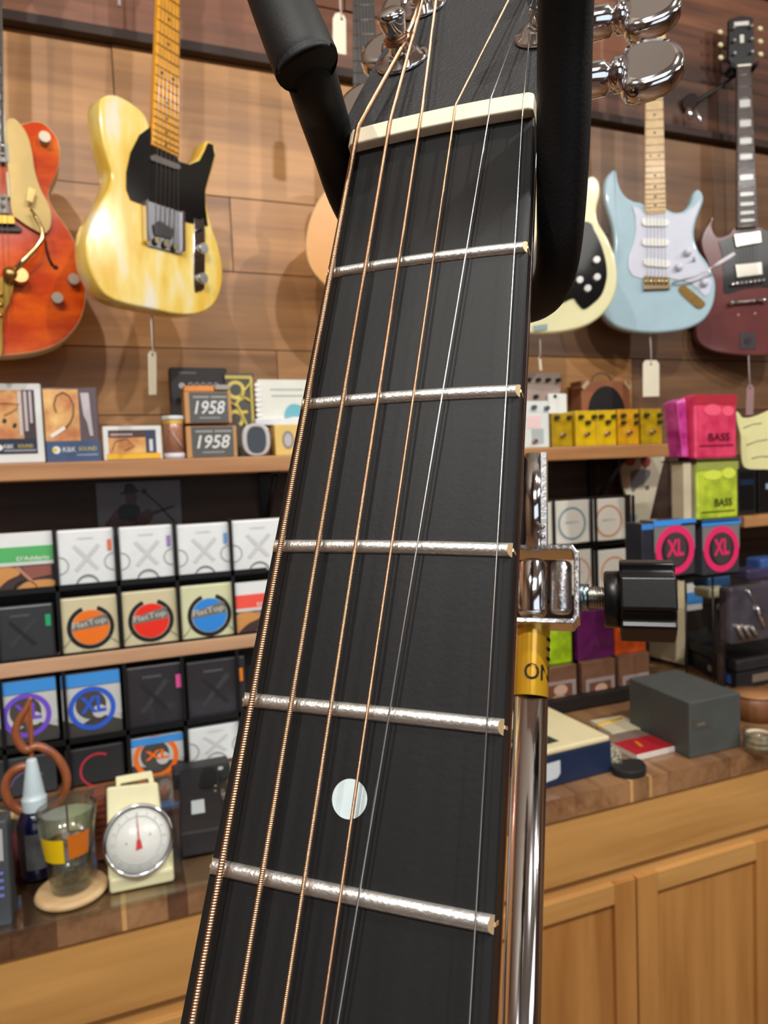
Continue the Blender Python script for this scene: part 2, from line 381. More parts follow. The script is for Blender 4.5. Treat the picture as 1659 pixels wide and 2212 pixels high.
# worktop of end-grain blocks
tw = [wood((104, 72, 50), (156, 116, 80), 1, 12, .35, coat=.4, name='walnut_block'), wood((176, 128, 74), (214, 170, 110), 1, 12, .35, coat=.4, name='maple_block'),
      wood((112, 76, 50), (170, 128, 88), 1, 14, .35, coat=.4, name='teak_block'), wood((72, 46, 32), (112, 78, 54), 1, 14, .35, coat=.4, name='dark_block')]
mb = MB(); x = -1.0
while x < 2.6:
    wd = random.choice([.008, .04, .06, .07, .09, .05, .03, .08, .06]); rows = 0; y = CF - .006
    while y < WY - .01:
        L = .16 + random.random() * .3; y2 = min(WY - .002, y + L)
        mi = 1 if wd < .01 else random.choice([0, 2, 0, 2, 3, 0, 2, 2, 0, 1]); mb.bx(x, x + wd - .0004, y, y2 - .0004, zc + .001, CT, mi); y = y2
    x += wd
mb.bx(-1.0, x, CF, WY - .003, zc + .0015, CT - .001, 0)
tag(mb.build('countertop', tw), 'worktop of mixed light and dark wood blocks running along the wall', 'worktop')
gl = MB().bx(-.9, .40, CF - .015, WY - .22, CT + .0005, CT + .0045)
tag(gl.build('glass_sheet', glassmat((235, 245, 240)), bevel=.0008), 'clear glass sheet on the wooden worktop under the scale and the drinking glass', 'glass sheet')
CT2 = CT + .005
# ================================================================ SHELVES
shw = wood((158, 108, 66), (204, 152, 102), 0, 10, .4, coat=.2, name='shelf_wood')
SD = 1.62
zsh1 = PY(300, 993, SD).z; zsh0 = PY(300, 1029.5, SD).z
xe = PY(1466, 975, SD).x
t = thing('wall_shelf', 'long wooden shelf under the hanging guitars carrying boxes and yellow pedals', 'shelf', (0.5, SD, zsh0))
MB().bx(-1.2, xe, SD, WY - .004, zsh0, zsh1).build('board', shw, t, .003)
for bxp, sw in ((583, 0), (1312, 1)):
    xb = PY(bxp, 1060, 1.72).x; b = MB()
    b.bx(xb - .012, xb + .012, WY - .012, WY - .004, zsh0 - .15, zsh0).bx(xb - .012, xb + .012, SD + .02, WY - .01, zsh0 - .006, zsh0 - .0005)
    b.tube([(xb, WY - .012, zsh0 - .14), (xb, SD + .03, zsh0 - .006)], .007, 8)
    b.build('bracket', BLACK, t)
S2 = 1.585
za, zb2 = PY(270, 1403, S2).z, PY(270, 1433, S2).z
tag(MB().bx(-1.2, PY(640, 1390, S2).x, S2, WY - .004, zb2, za).build('wall_shelf', wood((176, 134, 100), (214, 172, 136), 0, 12, .5, name='pale_shelf'), bevel=.002),
    'lower pale wooden shelf crossing the rack of string packets on the left', 'shelf')
zr = PY(1625, 1115, 1.66).z
# ================================================================ STRING PACKETS, left rack
RD = 1.60
def cirk(m=(175, 180, 182), cut=True):
    return [('ring', 'printed_arc', m, .02, .38, .16, .022, -90, 90), ('ring', 'printed_arc', m, .98, .40, .16, .022, 90, 270), ('ring', 'printed_arc', m, .5, -.02, .2, .025, 8, 172)]
def Xmark(m): return [('poly', 'cross_mark', m, [(.26, .70), (.32, .74), (.72, .30), (.66, .26)]), ('poly', 'cross_mark', m, [(.70, .74), (.75, .69), (.33, .25), (.28, .30)])]
def whiteX(tab): return [('text', 'lettering', (190, 194, 196), "D'ADDARIO", .5, .84, .035, .28)] + Xmark((212, 216, 217)) + cirk() + ([('rect', 'colour_tab', tab, .88, .60, .95, .80)] if tab else [])
def blackX(tab): return [('text', 'lettering', (120, 124, 128), "D'ADDARIO", .45, .82, .04, .32), ('poly', 'cross_mark', (62, 63, 67), [(.66, .76), (.74, .71), (.28, .22), (.22, .27)]), ('poly', 'cross_mark', (40, 41, 44), [(.24, .70), (.29, .74), (.70, .28), (.64, .24)]), ('rect', 'colour_tab', tab, .86, .58, .95, .80)]
def eric(c): return [('ring', 'black_ring', (34, 32, 34), .52, .46, .37, .075, 110, 430), ('disc', 'colour_disc', c, .52, .46, .32), ('poly', 'grey_banner', (120, 118, 112), [(.20, .42), (.83, .48), (.80, .68), (.20, .54)]), ('text', 'lettering', (205, 203, 196), 'FlatTop', .5, .53, .13, .58, 8)] + \
    [('line', 'printed_line', (120, 108, 80), [(.02, .12), (.12, .22), (.18, .32)], .0006), ('line', 'printed_line', (120, 108, 80), [(.98, .14), (.88, .22), (.82, .3)], .0006), ('line', 'printed_line', (120, 108, 80), [(.36, .02), (.38, .08)], .0006), ('line', 'printed_line', (120, 108, 80), [(.64, .02), (.62, .08)], .0006)]
def XL(c, g=(205, 206, 205)): return [('rect', 'pale_field', g, 0, .30, 1, .78), ('poly', 'dark_photo', (70, 68, 66), [(0, 0), (1, 0), (1, .2), (.6, .34), (.3, .2), (0, .3)]), ('disc', 'dark_photo', (78, 74, 72), .48, .50, .26), ('disc', 'pale_spot', g, .62, .38, .12), ('ring', 'colour_ring', c, .5, .44, .36, .085), ('text', 'lettering', c, 'XL', .52, .50, .26, .44), ('rect', 'header', (68, 152, 232), 0, .80, 1, 1)]
def acou(c): return [('rect', 'white_header', (236, 240, 240), 0, .76, 1, 1), ('rect', 'colour_band', c, 0, .50, 1, .76), ('text', 'lettering', (238, 240, 236), "D'Addario", .66, .56, .07, .55), ('rect', 'white_band', (216, 220, 218), 0, .44, 1, .50),
    ('blob', 'printed_photo', (214, 152, 88), [(.02, .02), (.3, .03), (.55, .16), (.96, .16), (.95, .04), (.5, .02), (.02, 0), (0, .2), (.02, .4), (.3, .42), (.42, .3), (.2, .2)]), ('poly', 'printed_photo', (150, 92, 80), [(.45, .42), (.95, .42), (.95, .25), (.6, .2)]), ('poly', 'printed_photo', (196, 140, 120), [(.34, .42), (.42, .42), (.66, .14), (.6, .14)])]
G1 = 'string packets on the left wire rack'
cream = mat((218, 208, 170), .35, coat=.4, bump=.15, bs=120)
wh = mat((236, 240, 241), .35, coat=.4, bump=.06, bs=40); dk = mat((58, 60, 64), .32, coat=.4, bump=.25, bs=60)
photo_dk = mat((74, 58, 58), .4)
packs = [
 ('green banded string packet with a printed hand, top row far left', (-14, 1150, 116, 1277), photo_dk, acou((92, 186, 110))),
 ('white string packet with an orange tab, top row beside the green one', (124, 1143, 248, 1264), wh, whiteX((242, 120, 84))),
 ('white string packet with a violet tab in the top row', (258, 1136, 375, 1252), wh, whiteX((160, 130, 205))),
 ('white string packet with a light blue tab in the top row', (383, 1131, 497, 1244), wh, whiteX((110, 165, 225))),
 ('white string packet partly behind the guitar neck, top row', (501, 1122, 613, 1234), wh, whiteX(None)),
 ('black string packet with a green tab, second row far left', (-14, 1308, 118, 1424), dk, blackX((44, 170, 110))),
 ('cream string packet with an orange disc in a black ring', (129, 1289, 256, 1411), cream, eric((248, 124, 34))),
 ('cream string packet with a red disc in a black ring', (262, 1275, 384, 1396), cream, eric((242, 50, 32))),
 ('cream string packet with a blue disc in a black ring', (391, 1262, 508, 1385), mat((222, 224, 182), .35, coat=.4, bump=.15, bs=120), eric((52, 142, 232))),
 ('string packet with a red band beside the guitar neck, second row', (509, 1254, 628, 1366), photo_dk, acou((250, 92, 76))),
 ('string packet with a blue header and a purple ring', (-10, 1469, 124, 1605), mat((200, 202, 200), .35, coat=.4), XL((120, 84, 214))),
 ('string packet with a blue header and a royal blue ring', (134, 1452, 262, 1590), mat((200, 202, 200), .35, coat=.4), XL((52, 98, 214))),
 ('black string packet with a pink tab', (273, 1436, 399, 1568), mat((52, 50, 55), .3, coat=.4, bump=.2, bs=60), blackX((240, 96, 168))),
 ('black string packet with an orange tab beside the guitar neck', (404, 1424, 532, 1552), mat((52, 50, 55), .3, coat=.4, bump=.2, bs=60), blackX((250, 140, 30))),
 ('black string packet with a faint violet arc in the bottom row far left', (-12, 1634, 124, 1760), dk, [('ring', 'violet_arc', (110, 90, 130), .55, .2, .3, .03, 40, 170)]),
 ('black string packet with a thin red ring in the bottom row', (142, 1612, 270, 1738), mat((46, 46, 50), .3, coat=.4, bump=.2, bs=60), [('ring', 'red_ring', (190, 50, 70), .55, .36, .3, .04, 60, 290)]),
 ('string packet with a blue header and an orange ring above the scale', (277, 1590, 398, 1704), mat((200, 202, 200), .35, coat=.4), XL((250, 118, 24))),
 ('white string packet in the bottom row beside the guitar neck', (408, 1566, 524, 1674), wh, whiteX(None)),
]
for lab, r, m, items in packs:
    fr = frect(*r, RD)
    if fr.o.z < CT + .004: d_ = CT + .004 - fr.o.z; fr.o.z += d_; fr.w.z -= d_; fr.lh = fr.w.length
    boxy('string_packet', lab, 'string packet', fr, .022, m, items, G1, .004, body='pouch')
t = thing('wire_display_rack', 'black wire rack holding rows of string packets on the left', 'rack', (.2, RD + .03, CT))
cols = [(120, 1210), (253, 1200), (379, 1190), (499, 1180), (-20, 1210)]
wire = MB(); zt_ = PY(250, 1130, RD).z
for (cx_, cy_) in cols:
    xx = PY(cx_, cy_, RD - .008).x; MB().bx(xx - .0035, xx + .0035, RD - .012, RD - .004, CT2, zt_ - .004).build('divider', BLACK, t)
for rowb in (1266, 1412, 1594):
    z_ = PY(190, rowb, RD).z
    MB().bx(-.25, .32, RD - .010, RD + .03, z_ - .004, z_ - .001).bx(-.25, .32, RD - .012, RD - .009, z_ - .004, z_ + .008).build('ledge', BLACK, t)
MB().bx(-.26, .34, RD + .045, RD + .055, CT2, zt_ - .03).build('back_panel', mat((18, 15, 14), .6), t)
for lab, r, m, items in packs[:14]:
    if 'white' in lab or 'green banded' in lab:
        fr = frect(*r, RD)
        for (u, a0, a1) in ((.5, 0, 180),):
            MB().tube([fr.p(u, 0, .003) + (fr.U * math.cos(math.radians(a)) + fr.W * math.sin(math.radians(a))) * .022 for a in range(a0, a1 + 1, 15)], .0008, 6).build('wire_loop', mat((60, 66, 70), .3, 1), t)
# ================================================================ BOXES ON THE SHELF
def zshelf(fr): d = zsh1 + .0006 - fr.o.z; fr.o.z += d; fr.w.z -= d; fr.lh = fr.w.length; return fr
def sh(r, D, **k): return zshelf(frect(*r, D))
BD = SD + .02
warm = patchy((196, 118, 62), (236, 188, 112), 22, .35, .62, .4, .3, c3=(246, 214, 140))
whbox = mat((226, 228, 226), .4, coat=.2)
def kk(u=.42): return [('rect', 'navy_band', (50, 60, 84), .0, .0, 1, .27), ('rect', 'lamp_print', (236, 238, 232), .06, .10, .14, .2)]
boxy('pickup_box', 'tall boxed pickup in a white frame at the left edge of the shelf', 'box', sh((-60, 828, 93, 1011), BD), .05, whbox, [
    ('rect', 'warm_photo', warm, .06, .30, .90, .92), ('rect', 'dark_strip', (70, 56, 58), .72, .30, .90, .92), ('rect', 'navy_band', (40, 48, 66), .06, .12, .90, .31),
    ('disc', 'logo_disc', (236, 236, 230), .36, .20, .045), ('text', 'lettering', (226, 230, 234), 'K&K', .49, .215, .05, .14), ('text', 'lettering', (206, 186, 110), 'SOUND', .73, .215, .045, .22), ('rect', 'fine_print', (160, 164, 176), .42, .15, .88, .17),
    ('poly', 'black_patch', (34, 30, 34), [(.42, .52), (.46, .50), (.49, .54), (.45, .57)]), ('poly', 'black_patch', (34, 30, 34), [(.56, .46), (.60, .44), (.63, .49), (.59, .51)]),
    ('rect', 'pale_print', (206, 196, 194), .66, .34, .71, .90), ('rect', 'pale_print', (196, 186, 190), .745, .40, .79, .90), ('rect', 'pale_print', (196, 186, 190), .82, .5, .86, .90), ('line', 'cable_print', (150, 104, 60), [(.3, .74), (.5, .755), (.68, .74), (.6, .66), (.45, .6)], .0008)], 'pickup boxes on the shelf', .003)
boxy('pickup_box', 'tall boxed pickup with a looped cable picture and navy base', 'box', sh((97, 836, 214, 1004), BD), .05, mat((96, 78, 84), .35, coat=.3), [
    ('rect', 'warm_photo', warm, .0, .28, .64, .97), ('rect', 'navy_band', (68, 88, 124), .0, .0, 1, .28), ('disc', 'logo_disc', (232, 234, 226), .18, .16, .075), ('disc', 'logo_dot', (220, 196, 90), .15, .16, .045),
    ('text', 'lettering', (214, 222, 232), 'K&K', .42, .165, .065, .24), ('text', 'lettering', (204, 190, 120), 'SOUND', .76, .17, .055, .34), ('rect', 'fine_print', (134, 152, 184), .55, .075, .95, .10),
    ('line', 'cable_print', (92, 78, 54), [(.22, .66), (.19, .76), (.24, .88), (.36, .93), (.48, .88), (.55, .76), (.53, .62), (.46, .52), (.37, .45)], .0012),
    ('poly', 'plug_print', (240, 236, 228), [(.08, .36), (.12, .32), (.38, .44), (.35, .48)]), ('poly', 'pale_print', (198, 190, 194), [(.68, .92), (.84, .92), (.88, .34), (.82, .34), (.78, .52), (.72, .62)])], 'pickup boxes on the shelf', .003)
boxy('pickup_box', 'small boxed pickup in a white frame with a yellow base strip', 'box', sh((223, 920, 350, 1003), BD), .05, whbox, [
    ('rect', 'warm_photo', warm, .09, .2, .72, .88), ('rect', 'dark_photo', (80, 60, 56), .09, .66, .72, .88), ('rect', 'navy_band', (56, 66, 88), .72, .2, .9, .88), ('rect', 'pale_print', (190, 170, 166), .13, .72, .5, .78),
    ('rect', 'yellow_strip', (238, 184, 44), .05, .03, .97, .19), ('rect', 'pale_print', (210, 214, 220), .78, .24, .84, .6), ('line', 'cable_print', (120, 84, 50), [(.15, .3), (.2, .55), (.4, .62), (.52, .4), (.35, .28)], .0008)], 'pickup boxes on the shelf', .002)
# jar
c = PY(376, 960, BD + .01); c.z = zsh1 + .0006
t = thing('slide_jar', 'small clear tub with a yellow top and white base on the shelf', 'jar', c)
MB().cyl(c, c + V((0, 0, .012)), .022, .022, 28).build('base', mat((222, 222, 232), .4), t)
MB().lathe([(.0, .012), (.0205, .012), (.0205, .078), (.019, .08), (0, .08)], c, (0, 0, 1)).build('tub', mat((176, 124, 98), .25, coat=.5), t)
MB().cyl(c + V((0, 0, .072)), c + V((0, 0, .084)), .019, .0225, 28).build('yellow_collar', mat((226, 180, 50), .3), t)
MB().cyl(c + V((0, 0, .084)), c + V((0, 0, .094)), .0235, .0235, 28).build('lid', mat((224, 226, 222), .3), t)
MB().obx(c + V((.003, -.0205, .045)), (.005, 0, -.007), (0, .002, 0), (.013, 0, .016) if 0 else (-.010, 0, .016)).build('white_slide', mat((226, 220, 216), .4), t)
# 1958 boxes
brn = mat((196, 146, 92), .55); grey = mat((92, 92, 90), .4)
for nm, r in (('upper kraft box with a grey 1958 label, stacked on its twin', (399, 846, 500, 914)), ('lower kraft box with a grey 1958 label, standing on the shelf', (403, 920, 512, 993))):
    fr = frect(*r, BD) if 'upper' in nm else sh(r, BD)
    if 'upper' in nm: up_fr = fr
    else:
        top = fr.o.z + fr.w.z; dz = top + .0006 - up_fr.o.z
    boxy('string_box', nm, 'box', fr, .07, brn, [('rect', 'grey_label', grey, .10, .02, .93, .98), ('text', 'lettering', (226, 228, 228), '1958', .53, .50, .42, .66),
        ('rect', 'fine_print', (160, 162, 160), .18, .80, .52, .86), ('rect', 'fine_print', (160, 162, 160), .56, .80, .9, .86), ('rect', 'fine_print', (150, 152, 150), .3, .14, .74, .19)], '1958 boxes', .0015)
fr = frect(397, 833, 462, 845, BD + .006); boxy('orange_card', 'flat orange packet lying on the upper 1958 box', 'packet', fr, .05, mat((222, 142, 72), .5), (), None, .001)
fr = frect(464, 831, 497, 842, BD + .006); boxy('grey_tin', 'small flat grey tin lying on the upper 1958 box, next to the orange packet', 'tin', fr, .05, mat((160, 158, 150), .4), (), None, .002)
boxy('black_box', 'large black box with pale round marks behind the 1958 boxes', 'box', sh((371, 794, 495, 1000), BD + .085), .04, mat((58, 55, 56), .5, noise=.1), [
    ('rect', 'fine_print', (120, 118, 118), .16, .93, .46, .95), ('disc', 'round_mark', (196, 194, 196), .2, .8, .055)] + [('ring', 'round_mark', (170, 168, 168), .35 + .11 * i, .81, .035, .02) for i in range(5)] + [('rect', 'pale_tab', (206, 200, 196), .68, .755, .98, .785)], None, .003)
boxy('gold_box', 'slim dark box covered in gold scroll pattern behind the 1958 boxes', 'box', sh((490, 806, 553, 1000), BD + .075), .03, mat((84, 84, 78), .4), [
    ('ring', 'gold_scroll', (222, 202, 104), .35, .80, .26, .12), ('ring', 'gold_scroll', (214, 192, 92), .6, .62, .24, .10, 30, 300), ('ring', 'gold_scroll', (226, 208, 112), .3, .46, .24, .12, -60, 200), ('line', 'gold_scroll', (222, 202, 104), [(.1, .66), (.4, .6), (.62, .42), (.72, .3)], .003),
    ('rect', 'gold_edge', (206, 186, 92), .0, .93, .9, .97), ('rect', 'gold_edge', (206, 186, 92), .84, .3, .94, .95), ('line', 'gold_scroll', (222, 202, 104), [(.9, .9), (.5, .74), (.8, .66)], .0022)], None, .002)
boxy('spiral_book', 'white spiral bound booklet with a pale blue drawing on the shelf', 'book', sh((560, 820, 690, 1000), BD + .06), .02, mat((226, 228, 218), .6), [
    ('rect', 'faint_print', (176, 184, 180), .2, .86, .75, .88), ('rect', 'faint_print', (186, 192, 188), .22, .78, .74, .80), ('blob', 'blue_drawing', (112, 184, 200), [(.42, .50), (.45, .62), (.55, .68), (.7, .66), (.85, .6), (.8, .5), (.6, .52)])] +
    [('disc', 'spiral_ring', (240, 240, 238), .0, .93 - .065 * i, .05, .035) for i in range(8)], None, .001)
boxy('white_box', 'flat white box lying behind the oval black gadget', 'box', frect(552, 904, 660, 918, BD + .04), .05, mat((222, 226, 232), .4), (), None, .002)
boxy('brown_carton', 'brown cardboard carton under the flat white box', 'box', sh((548, 919, 596, 992), BD + .05), .06, mat((128, 88, 54), .7), (), None, .002)
boxy('yellow_box', 'pale yellow box with a small grey oval print, half behind the neck', 'box', sh((594, 917, 668, 992), BD + .015), .07, mat((228, 196, 112), .5), [('disc', 'oval_print', (140, 140, 138), .38, .5, .17, .26), ('disc', 'oval_print', (196, 186, 190), .38, .5, .11, .18)], None, .002)
p0 = PY(553, 950, SD + .012); t = thing('oval_gadget', 'oval black glass gadget in a clear ring standing on the shelf', 'gadget', (p0.x, SD + .015, zsh1))
ov = lambda rx, ry, y: [V((p0.x + (rx * (abs(math.cos(a)) ** .75) * (1 if math.cos(a) > 0 else -1)), y, p0.z + ry * (abs(math.sin(a)) ** .8) * (1 if math.sin(a) > 0 else -1))) for a in [2 * math.pi * k / 40 for k in range(40)]]
px_ = PY(553 + 30, 950, SD + .012).x - p0.x; pz_ = p0.z - zsh1 - .0006
MB().prism(ov(px_, pz_, SD + .005), (0, .02, 0), smooth=True).build('clear_ring', mat((196, 192, 192), .3, coat=.3), t, .003)
MB().prism(ov(px_ * .68, pz_ * .82, SD + .003), (0, .02, 0), smooth=True).build('black_face', mat((18, 18, 22), .06, coat=1), t)
# photo print under the shelf
fr = frect(210, 1040, 392, 1165, WY - .012)
boxy('photo_print', 'photo of a person in a hat playing guitar, pinned under the shelf', 'photo', fr, .002, mat((128, 124, 132), .5), [
    ('blob', 'hat', (26, 22, 26), [(.26, .80), (.32, .84), (.34, .95), (.42, .97), (.47, .88), (.50, .82), (.38, .79)]), ('blob', 'face', (96, 66, 64), [(.34, .78), (.46, .79), (.46, .66), (.40, .58), (.34, .64)]),
    ('blob', 'shirt', (34, 30, 36), [(.26, .58), (.36, .62), (.48, .58), (.50, .40), (.46, .22), (.28, .22), (.24, .40)]), ('blob', 'arm', (98, 66, 66), [(.24, .56), (.14, .40), (.08, .28), (.2, .2), (.36, .24), (.46, .3), (.34, .34), (.24, .38)]),
    ('poly', 'guitar_print', (70, 44, 44), [(.42, .30), (.90, .52), (.92, .57), (.45, .40)]), ('blob', 'guitar_print', (84, 52, 50), [(.48, .40), (.58, .52), (.66, .44), (.60, .28), (.48, .22)]), ('line', 'microphone_stand', (60, 60, 66), [(.56, .82), (.74, .56), (.94, .2)], .0015), ('disc', 'microphone', (50, 50, 54), .56, .83, .035)], None, 0)
# ================================================================ PEDALS
def pedal(lab, r, D, m, knobs, sw, group=None, fr=None, knobm=None):
    fr = fr or sh(r, D)
    t = boxy('effects_pedal', lab, 'effects pedal', fr, .06, m, (), group, .002, body='enclosure')
    for (u, v) in knobs:
        q = fr.p(u, v); MB().cyl(q, q + fr.n * .012, .0065, .0055, 16).build('knob', knobm or mat((50, 52, 30), .4), t)
    for (u, v) in sw:
        q = fr.p(u, v); MB().cyl(q, q + fr.n * .004, .007, .007, 6, 0).cyl(q, q + fr.n * .013, .0048, .0048, 16).build('footswitch', mat((220, 200, 190), .25, 1), t)
    return t
PG = 'yellow effects pedals in a row'
y1_, y2_ = patchy((150, 120, 16), (190, 156, 22), 40, .3, .7, .3, .5), patchy((196, 156, 14), (226, 190, 22), 40, .3, .7, .3, .5); y3_ = patchy((184, 128, 20), (222, 166, 24), 40, .3, .7, .3, .5)
PDp = SD + .02
pedal('dark mustard pedal, leftmost of the yellow row', (1193, 892, 1236, 973), PDp, y1_, [(.2, .86), (.82, .86)], [(.5, .34)], PG)
pedal('bright yellow pedal with three knobs, second of the row', (1244, 887, 1288, 971), PDp, y2_, [(.22, .82), (.86, .82), (.55, .66)], [(.5, .34)], PG)
pedal('bright yellow pedal touching its twin, third of the row', (1289, 886, 1331, 970), PDp, y2_, [(.2, .82), (.84, .82), (.54, .66)], [(.5, .34)], PG)
pedal('orange yellow pedal with four knobs in two pairs', (1335, 884, 1380, 969), PDp, y3_, [(.22, .82), (.84, .82), (.22, .62), (.84, .62)], [(.5, .34)], PG)
pedal('olive yellow pedal at the right end of the row', (1385, 883, 1430, 965), PDp, y1_, [(.22, .82), (.84, .82), (.84, .62)], [(.5, .34)], PG)
wt = mat((222, 228, 224), .35, coat=.4)
fr = sh((1128, 866, 1186, 976), SD + .012)
t = pedal('white effects pedal with grey switches beside the guitar neck', None, 0, wt, [(.42, .86), (.90, .84)], [(.42, .14)], None, fr, mat((112, 124, 126), .3, .6))
deco(t, fr, [('rect', 'pink_print', (240, 208, 206), .2, .42, .7, .68), ('rect', 'grey_treadle', (176, 184, 184), .34, .08, .78, .40)])
pedal('beige pedal with black knobs standing behind the white one', None, 0, mat((164, 146, 136), .45), [(.12, .90), (.38, .90), (.64, .90), (.92, .90), (.3, .68), (.78, .68)], [], None, sh((1132, 805, 1212, 960), PDp + .075), mat((30, 26, 26), .4))
boxy('power_brick', 'white plastic block between the white pedal and the yellow row', 'adapter', sh((1186, 850, 1226, 965), PDp + .063 + .001), .01, mat((226, 230, 228), .4), (), None, .003)
# little amplifier
fr = sh((1257, 822, 1362, 960), WY - .07)
t = boxy('mini_amplifier', 'small tan amplifier with a round black grille behind the yellow pedals', 'amplifier', fr, .055, mat((142, 88, 56), .6), [('disc', 'speaker_grille', (22, 22, 24), .5, .50, .38, .46), ('text', 'lettering', (130, 132, 136), 'Danelectro', .52, .42, .09, .4)], None, .004, body='cabinet_shell')
for (u, v) in ((.07, .93), (.93, .93)):
    MB().obx(fr.p(u, v, -.02), (.010, 0, .010 if u < .5 else -.010), (0, .024, 0), (-.004 if u < .5 else .004, 0, .004)).build('corner_guard', mat((196, 176, 140), .4), t)
MB().tube([fr.p(.5, 1, -.02) + V((math.cos(a) * .035, 0, math.sin(a) * .024)) for a in [math.pi * k / 14 for k in range(15)]], .0025, 8).build('handle', mat((96, 76, 62), .5), t)
# ================================================================ HANGING GUITARS
def gframe(px, py, D, a):
    n = yaw(a); p0 = PY(px, py, D); return p0, n
def on(p0, n, pts): return [PN(x, y, p0, n) for x, y in pts]
def plate(p0, n, pts, h, t, sm_=True, k=5):      # traced plate standing h above plane, t thick
    q = sm2(pts, k) if sm_ else pts
    return MB().prism([PN(x, y, p0, n) + n * h for x, y in q], -n * t, smooth=sm_)
def gneck(t, p0, n, b1, b2, top, wtop, scale, kb, fm, nm, h=.006, dots=True, L=.50, fretm=None, inl=None, blockinl=False, nstr=6, strm=None, bridge=None, thick=.02, hstock=None, nfr=None):
    """neck from the pixel corners of its lower end (b1,b2) through the pixel centre 'top'"""
    A, B = PN(*b1, p0, n), PN(*b2, p0, n); c = (A + B) / 2; T = PN(*top, p0, n)
    up = (T - c).normalized(); s = n.cross(up) * -1
    if s.dot(B - A) < 0: s = -s
    w0 = (B - A).length; E = c + up * L
    wid = lambda d: w0 + (wtop - w0) * d / L
    P = lambda x, d, hh: c + up * d + s * x * wid(d) / 2 + n * hh
    MB().add([P(-1, 0, h), P(1, 0, h), P(1, L, h), P(-1, L, h), P(-1, 0, h - .006), P(1, 0, h - .006), P(1, L, h - .006), P(-1, L, h - .006)],
             [(0, 1, 2, 3), (4, 7, 6, 5), (0, 4, 5, 1), (1, 5, 6, 2), (2, 6, 7, 3), (3, 7, 4, 0)]).build('fretboard', fm, t, .001)
    prof = [(-1, 0), (-.9, -.5), (-.5, -.9), (0, -1), (.5, -.9), (.9, -.5), (1, 0)]
    vs = []; 
    for d in (.0, L):
        for (x, y) in prof: vs.append(P(x * .98, d, h - .0062 + y * thick))
    m_ = MB().add(vs, [(i, i + 1, i + 8, i + 7) for i in range(6)] + [tuple(range(7)), tuple(range(13, 6, -1)), (0, 7, 13, 6)], 0, [True] * 6 + [False] * 3); m_.build('neck', nm, t)
    pos = [scale * (2 ** (-k / 12) - 2 ** (-kb / 12)) + .006 for k in range(0, kb + 1)]
    for k in range(0, kb + 1):
        d = pos[k]
        if d < L - .004 and d > .003:
            MB().tube([P(-.98, d, h + .0006), P(.98, d, h + .0006)], .0011, 6).build('fret', fretm or STEEL, t)
    if inl is not None:
        for k in (3, 5, 7, 9, 12, 15, 17, 19, 21):
            if k > kb: continue
            d = (pos[k] + pos[k - 1]) / 2
            if not 0 < d < L: continue
            q = MB()
            if blockinl: q.obx(P(0, d, h + .0003), s * wid(d) * .34, up * abs(pos[k - 1] - pos[k]) * .36, n * .0004)
            else:
                for x in ((-.45, .45) if k == 12 else (0,)): q.cyl(P(x, d, h), P(x, d, h + .0006), .0032, .0032, 14)
            q.build('inlay', inl, t)
    if bridge:
        Bp = PN(*bridge, p0, n)
        for k in range(nstr):
            x = (k / (nstr - 1) - .5) * 2
            MB().tube([Bp + s * x * .026 + n * (h + .006), P(x * .8, L, h + .002)], .0006, 5).build('string', strm or STEEL, t)
    # headstock beyond the neck
    hs = hstock or (.036, .09, .17)
    H = [(-wtop / 2, 0), (-hs[0], .03), (-hs[0] * .9, hs[2] * .95), (0, hs[2]), (hs[0] * .9, hs[2] * .95), (hs[0], .03), (wtop / 2, 0)]
    MB().prism([E + s * x + up * y - n * .002 for x, y in H], -n * .015).build('headstock', nm if hs[1] < .1 else BLACK, t, .002)
    MB().obx(E + n * (h + .0005), s * wtop / 2, up * .0025, n * .003).build('nut', mat((230, 225, 205), .4), t)
    return c, up, s, E
def tgt(name, lab, p0, n, mid, group=None): return thing(name, lab, 'guitar', PN(*mid, p0, n) - n * .02, group)
# --- butter coloured worn solid body
p0, n = gframe(340, 480, 1.47, 30)
t = tgt('electric_guitar', 'worn butter yellow electric guitar with black pickguard hanging on the wall', p0, n, (330, 670))
body = [(229, 206), (217, 216), (215, 245), (221, 300), (233, 345), (241, 375), (236, 405), (218, 440), (197, 480), (187, 520), (190, 565), (205, 605), (232, 640), (275, 657), (330, 668), (385, 679), (430, 677), (462, 658), (479, 620), (481, 575), (472, 530), (459, 492), (449, 450), (447, 410), (459, 368), (468, 335), (463, 312), (447, 304), (439, 322), (427, 343), (408, 353), (390, 348), (380, 334), (352, 315), (334, 305), (316, 252), (290, 226), (262, 209), (245, 204)]
worn = patchy((226, 184, 70), (236, 212, 122), 11, .40, .52, .22, .5, (1.6, 1.6, .5), c3=(232, 224, 204))
MB().prism([PN(x, y, p0, n) for x, y in sm2(body, 4)], -n * .045, smooth=True, chamfer=.004).build('body', worn, t)
pg = [(324, 274), (300, 292), (281, 330), (272, 372), (272, 410), (281, 432), (305, 441), (308, 435), (392, 467), (395, 478), (418, 484), (424, 474), (434, 486), (448, 489), (443, 450), (442, 412), (453, 372), (463, 336), (459, 313), (448, 309), (441, 326), (430, 347), (408, 356), (387, 350), (378, 338), (350, 322), (328, 318)]
MB().prism([PN(x, y, p0, n) + n * .002 for x, y in pg], -n * .002).build('pickguard', mat((12, 12, 13), .12, coat=.8), t)
gneck(t, p0, n, (325, 318), (383, 338), (361, 40), .043, .648, 21, mat((226, 158, 40), .3, coat=.5, noise=.12, ns=60), mat((214, 146, 44), .3, coat=.4), L=.49, inl=mat((60, 40, 20), .5), fretm=mat((120, 96, 50), .3, .8), bridge=(352, 530), strm=mat((170, 170, 172), .3, .9), hstock=(.035, .05, .17))
